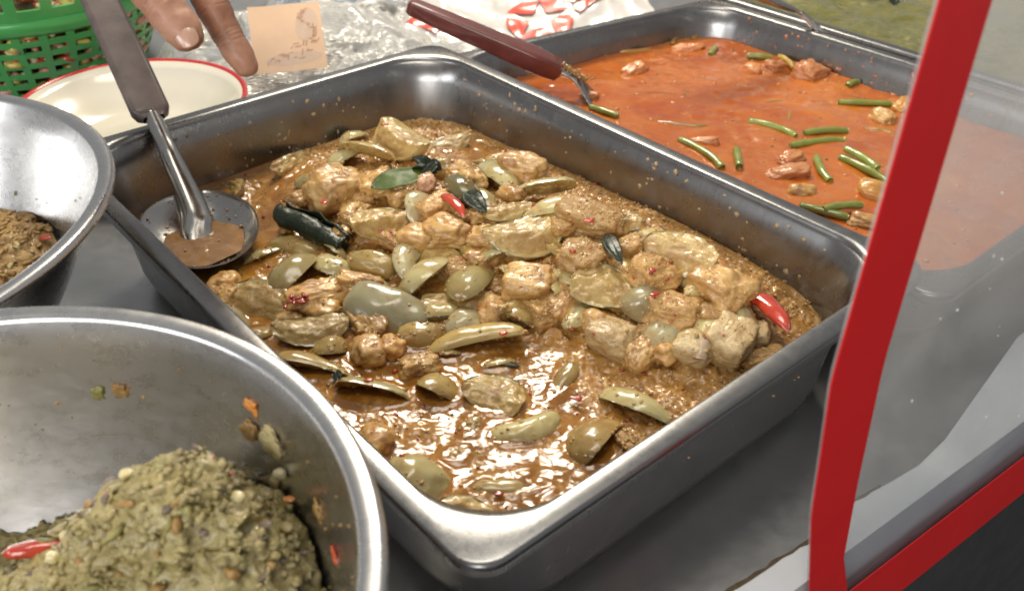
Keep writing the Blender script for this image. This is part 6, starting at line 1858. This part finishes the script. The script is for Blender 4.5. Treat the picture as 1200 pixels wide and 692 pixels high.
def hand():
    VV, FF = [], []

    def addt(pts, rads, n=40, flat=1.0, up=(0, -0.6, 0.8)):
        P = spline(pts, n)
        R = np.interp(np.linspace(0, 1, n), np.linspace(0, 1, len(rads)), rads)
        V, F = tube(P, R, 18, flat, up)
        k = len(VV)
        VV.extend([tuple(v) for v in V]); FF.extend([tuple(a + k for a in f) for f in F])

    J = lambda x, y, t: np.array(ray(x, y, t))
    # index finger
    addt([J(293, 89, .610), J(291, 84, .610), J(284, 70, .611), J(270, 47, .614), J(260, 28, .617), J(249, 8, .62), J(235, -20, .63), J(215, -62, .65)],
         [0.0035, 0.0066, 0.0086, 0.0094, 0.0098, 0.0108, 0.0106, 0.0125], 60)
    # thumb
    addt([J(227, 58, .590), J(224, 52, .590), J(216, 38, .592), J(203, 22, .596), J(188, 4, .60), J(170, -22, .61), J(150, -60, .64), J(150, -115, .69)],
         [0.004, 0.0085, 0.0112, 0.0116, 0.0120, 0.0130, 0.0145, 0.017], 60, 0.9)
    # curled middle, ring and little finger, above the frame
    addt([J(240, -78, .67), J(270, -58, .645), J(286, -48, .635), J(280, -38, .655), J(262, -36, .675), J(252, -44, .685)], [0.012, 0.011, 0.0102, 0.0095, 0.0088, 0.006], 40)
    addt([J(262, -92, .695), J(296, -74, .67), J(312, -62, .662), J(304, -52, .685), J(284, -50, .705), J(272, -58, .712)], [0.0115, 0.0105, 0.0098, 0.009, 0.0082, 0.006], 40)
    addt([J(282, -106, .72), J(314, -92, .70), J(330, -80, .695), J(322, -72, .715), J(304, -70, .728)], [0.0105, 0.0095, 0.0088, 0.008, 0.006], 40)
    # palm and wrist
    for a, b, c in (((215, -62, .65), (195, -120, .71), (190, -160, .76)), ((240, -78, .67), (208, -130, .72), (196, -165, .765)), ((262, -92, .695), (222, -138, .735), (202, -168, .77)), ((282, -106, .72), (236, -146, .75), (208, -172, .775)), ((150, -115, .69), (170, -140, .73), (188, -165, .765))):
        addt([J(*a), J(*b), J(*c)], [0.0135, 0.017, 0.019], 24)
    addt([J(196, -150, .745), J(200, -180, .79), J(206, -225, .88), J(214, -290, 1.05)], [0.024, 0.024, 0.027, 0.034], 30, 0.8)
    o = mesh('person', VV, FF, M_skin, None, True)
    md = o.modifiers.new('remesh', 'REMESH'); md.mode = 'VOXEL'; md.voxel_size = 0.0011
    md = o.modifiers.new('smooth', 'SMOOTH'); md.iterations = 6; md.factor = 0.5
    dg = bpy.context.evaluated_depsgraph_get()
    me = bpy.data.meshes.new_from_object(o.evaluated_get(dg))
    o.modifiers.clear()
    o.data = me
    n = len(me.vertices)
    P = np.zeros(n * 3); me.vertices.foreach_get('co', P); P = P.reshape(-1, 3)
    NN = np.zeros(n * 3); me.vertices.foreach_get('normal', NN); NN = NN.reshape(-1, 3)
    d = 0.00035 * fbm(P * 160, 2, 3)
    # creases across the joints
    for (x, y, t), (x2, y2, t2), rr_ in (((270, 47, .614), (284, 70, .611), .014), ((249, 8, .62), (270, 47, .614), .016), ((190, 6, .60), (216, 38, .592), .018)):
        c, e = J(x, y, t), J(x2, y2, t2)
        ax = (e - c) / np.linalg.norm(e - c)
        rel = P - c
        s = rel @ ax
        rad = np.linalg.norm(rel - s[:, None] * ax, axis=1)
        m = rad < rr_
        for off in (-0.0042, -0.0018, 0.0004, 0.003):
            ss = s + 0.0006 * vnoise(P * 300 + off * 900, 8)
            d -= m * 0.00055 * np.exp(-((ss - off) / 0.0006) ** 2)
    P = P + NN * d[:, None]
    me.vertices.foreach_set('co', P.ravel())
    me.polygons.foreach_set('use_smooth', np.ones(len(me.polygons), bool))
    me.update()
    tag(o, "person's tanned hand pointing down with the index finger beside the peach note", 'person')
    # thumb nail: a curved plate set into the back of the thumb tip
    c0 = J(217.5, 40.5, .5815)
    fwd = J(224, 54, .590) - J(208, 27, .596); fwd /= np.linalg.norm(fwd)
    view = np.array(cam.location) - c0; view /= np.linalg.norm(view)
    up = view - fwd * (view @ fwd); up /= np.linalg.norm(up)
    sd_ = np.cross(fwd, up)
    V = []
    for lay in (0, -0.0009):
        for i in range(15):
            u = i / 14 * 2 - 1
            for j in range(13):
                v = j / 12 * 2 - 1
                # superellipse mapping of the square to a rounded plate
                uu = u * math.sqrt(1 - v * v * 0.42); vv = v * math.sqrt(1 - u * u * 0.42)
                V.append(c0 + fwd * uu * 0.0078 + sd_ * vv * 0.0062 + up * (0.0004 - 0.0024 * vv * vv - 0.0012 * uu * uu + lay))
    k = 15 * 13
    F = grid_faces(15, 13) + [(f[0], f[3], f[2], f[1]) for f in grid_faces(15, 13, off=k)]
    ring = list(range(13)) + [i * 13 + 12 for i in range(1, 15)] + [14 * 13 + j for j in range(11, -1, -1)] + [i * 13 for i in range(13, 0, -1)]
    for a, b in zip(ring, ring[1:] + ring[:1]):
        F.append((a, b, k + b, k + a))
    mesh('thumb_nail', V, F, M_nail, o)


hand()


def far_hand():
    VV, FF = [], []
    J = lambda x, y, t: np.array(ray(x, y, t))
    for pts, rads in (([(668, 1, 1.20), (676, 0, 1.20), (694, -6, 1.205), (716, -22, 1.22), (750, -46, 1.25)], (.004, .0085, .0095, .0105, .012)),
                      ([(690, 4, 1.23), (698, 1, 1.23), (712, -8, 1.235), (736, -26, 1.25), (772, -52, 1.27)], (.004, .0085, .0095, .0105, .012)),
                      ([(708, -4, 1.25), (718, -8, 1.25), (738, -20, 1.255), (760, -36, 1.27), (796, -60, 1.29)], (.004, .008, .009, .010, .012)),
                      ([(745, -44, 1.25), (800, -90, 1.31), (860, -140, 1.40), (960, -230, 1.6)], (.022, .030, .027, .034)),
                      ([(780, -54, 1.28), (815, -95, 1.33), (860, -140, 1.40)], (.016, .026, .026))):
        P = spline([J(*p) for p in pts], 30)
        V, F = tube(P, np.interp(np.linspace(0, 1, 30), np.linspace(0, 1, len(rads)), rads), 14, 1.0, (0, -0.6, 0.8))
        k = len(VV)
        VV.extend([tuple(v) for v in V]); FF.extend([tuple(a + k for a in f) for f in F])
    o = mesh('person', VV, FF, M_skin, None, True)
    md = o.modifiers.new('remesh', 'REMESH'); md.mode = 'VOXEL'; md.voxel_size = 0.0018
    md = o.modifiers.new('smooth', 'SMOOTH'); md.iterations = 4
    me = bpy.data.meshes.new_from_object(o.evaluated_get(bpy.context.evaluated_depsgraph_get()))
    o.modifiers.clear()
    o.data = me
    me.polygons.foreach_set('use_smooth', np.ones(len(me.polygons), bool))
    tag(o, 'fingertips of a second person just showing at the top edge above the red curry', 'person')


far_hand()
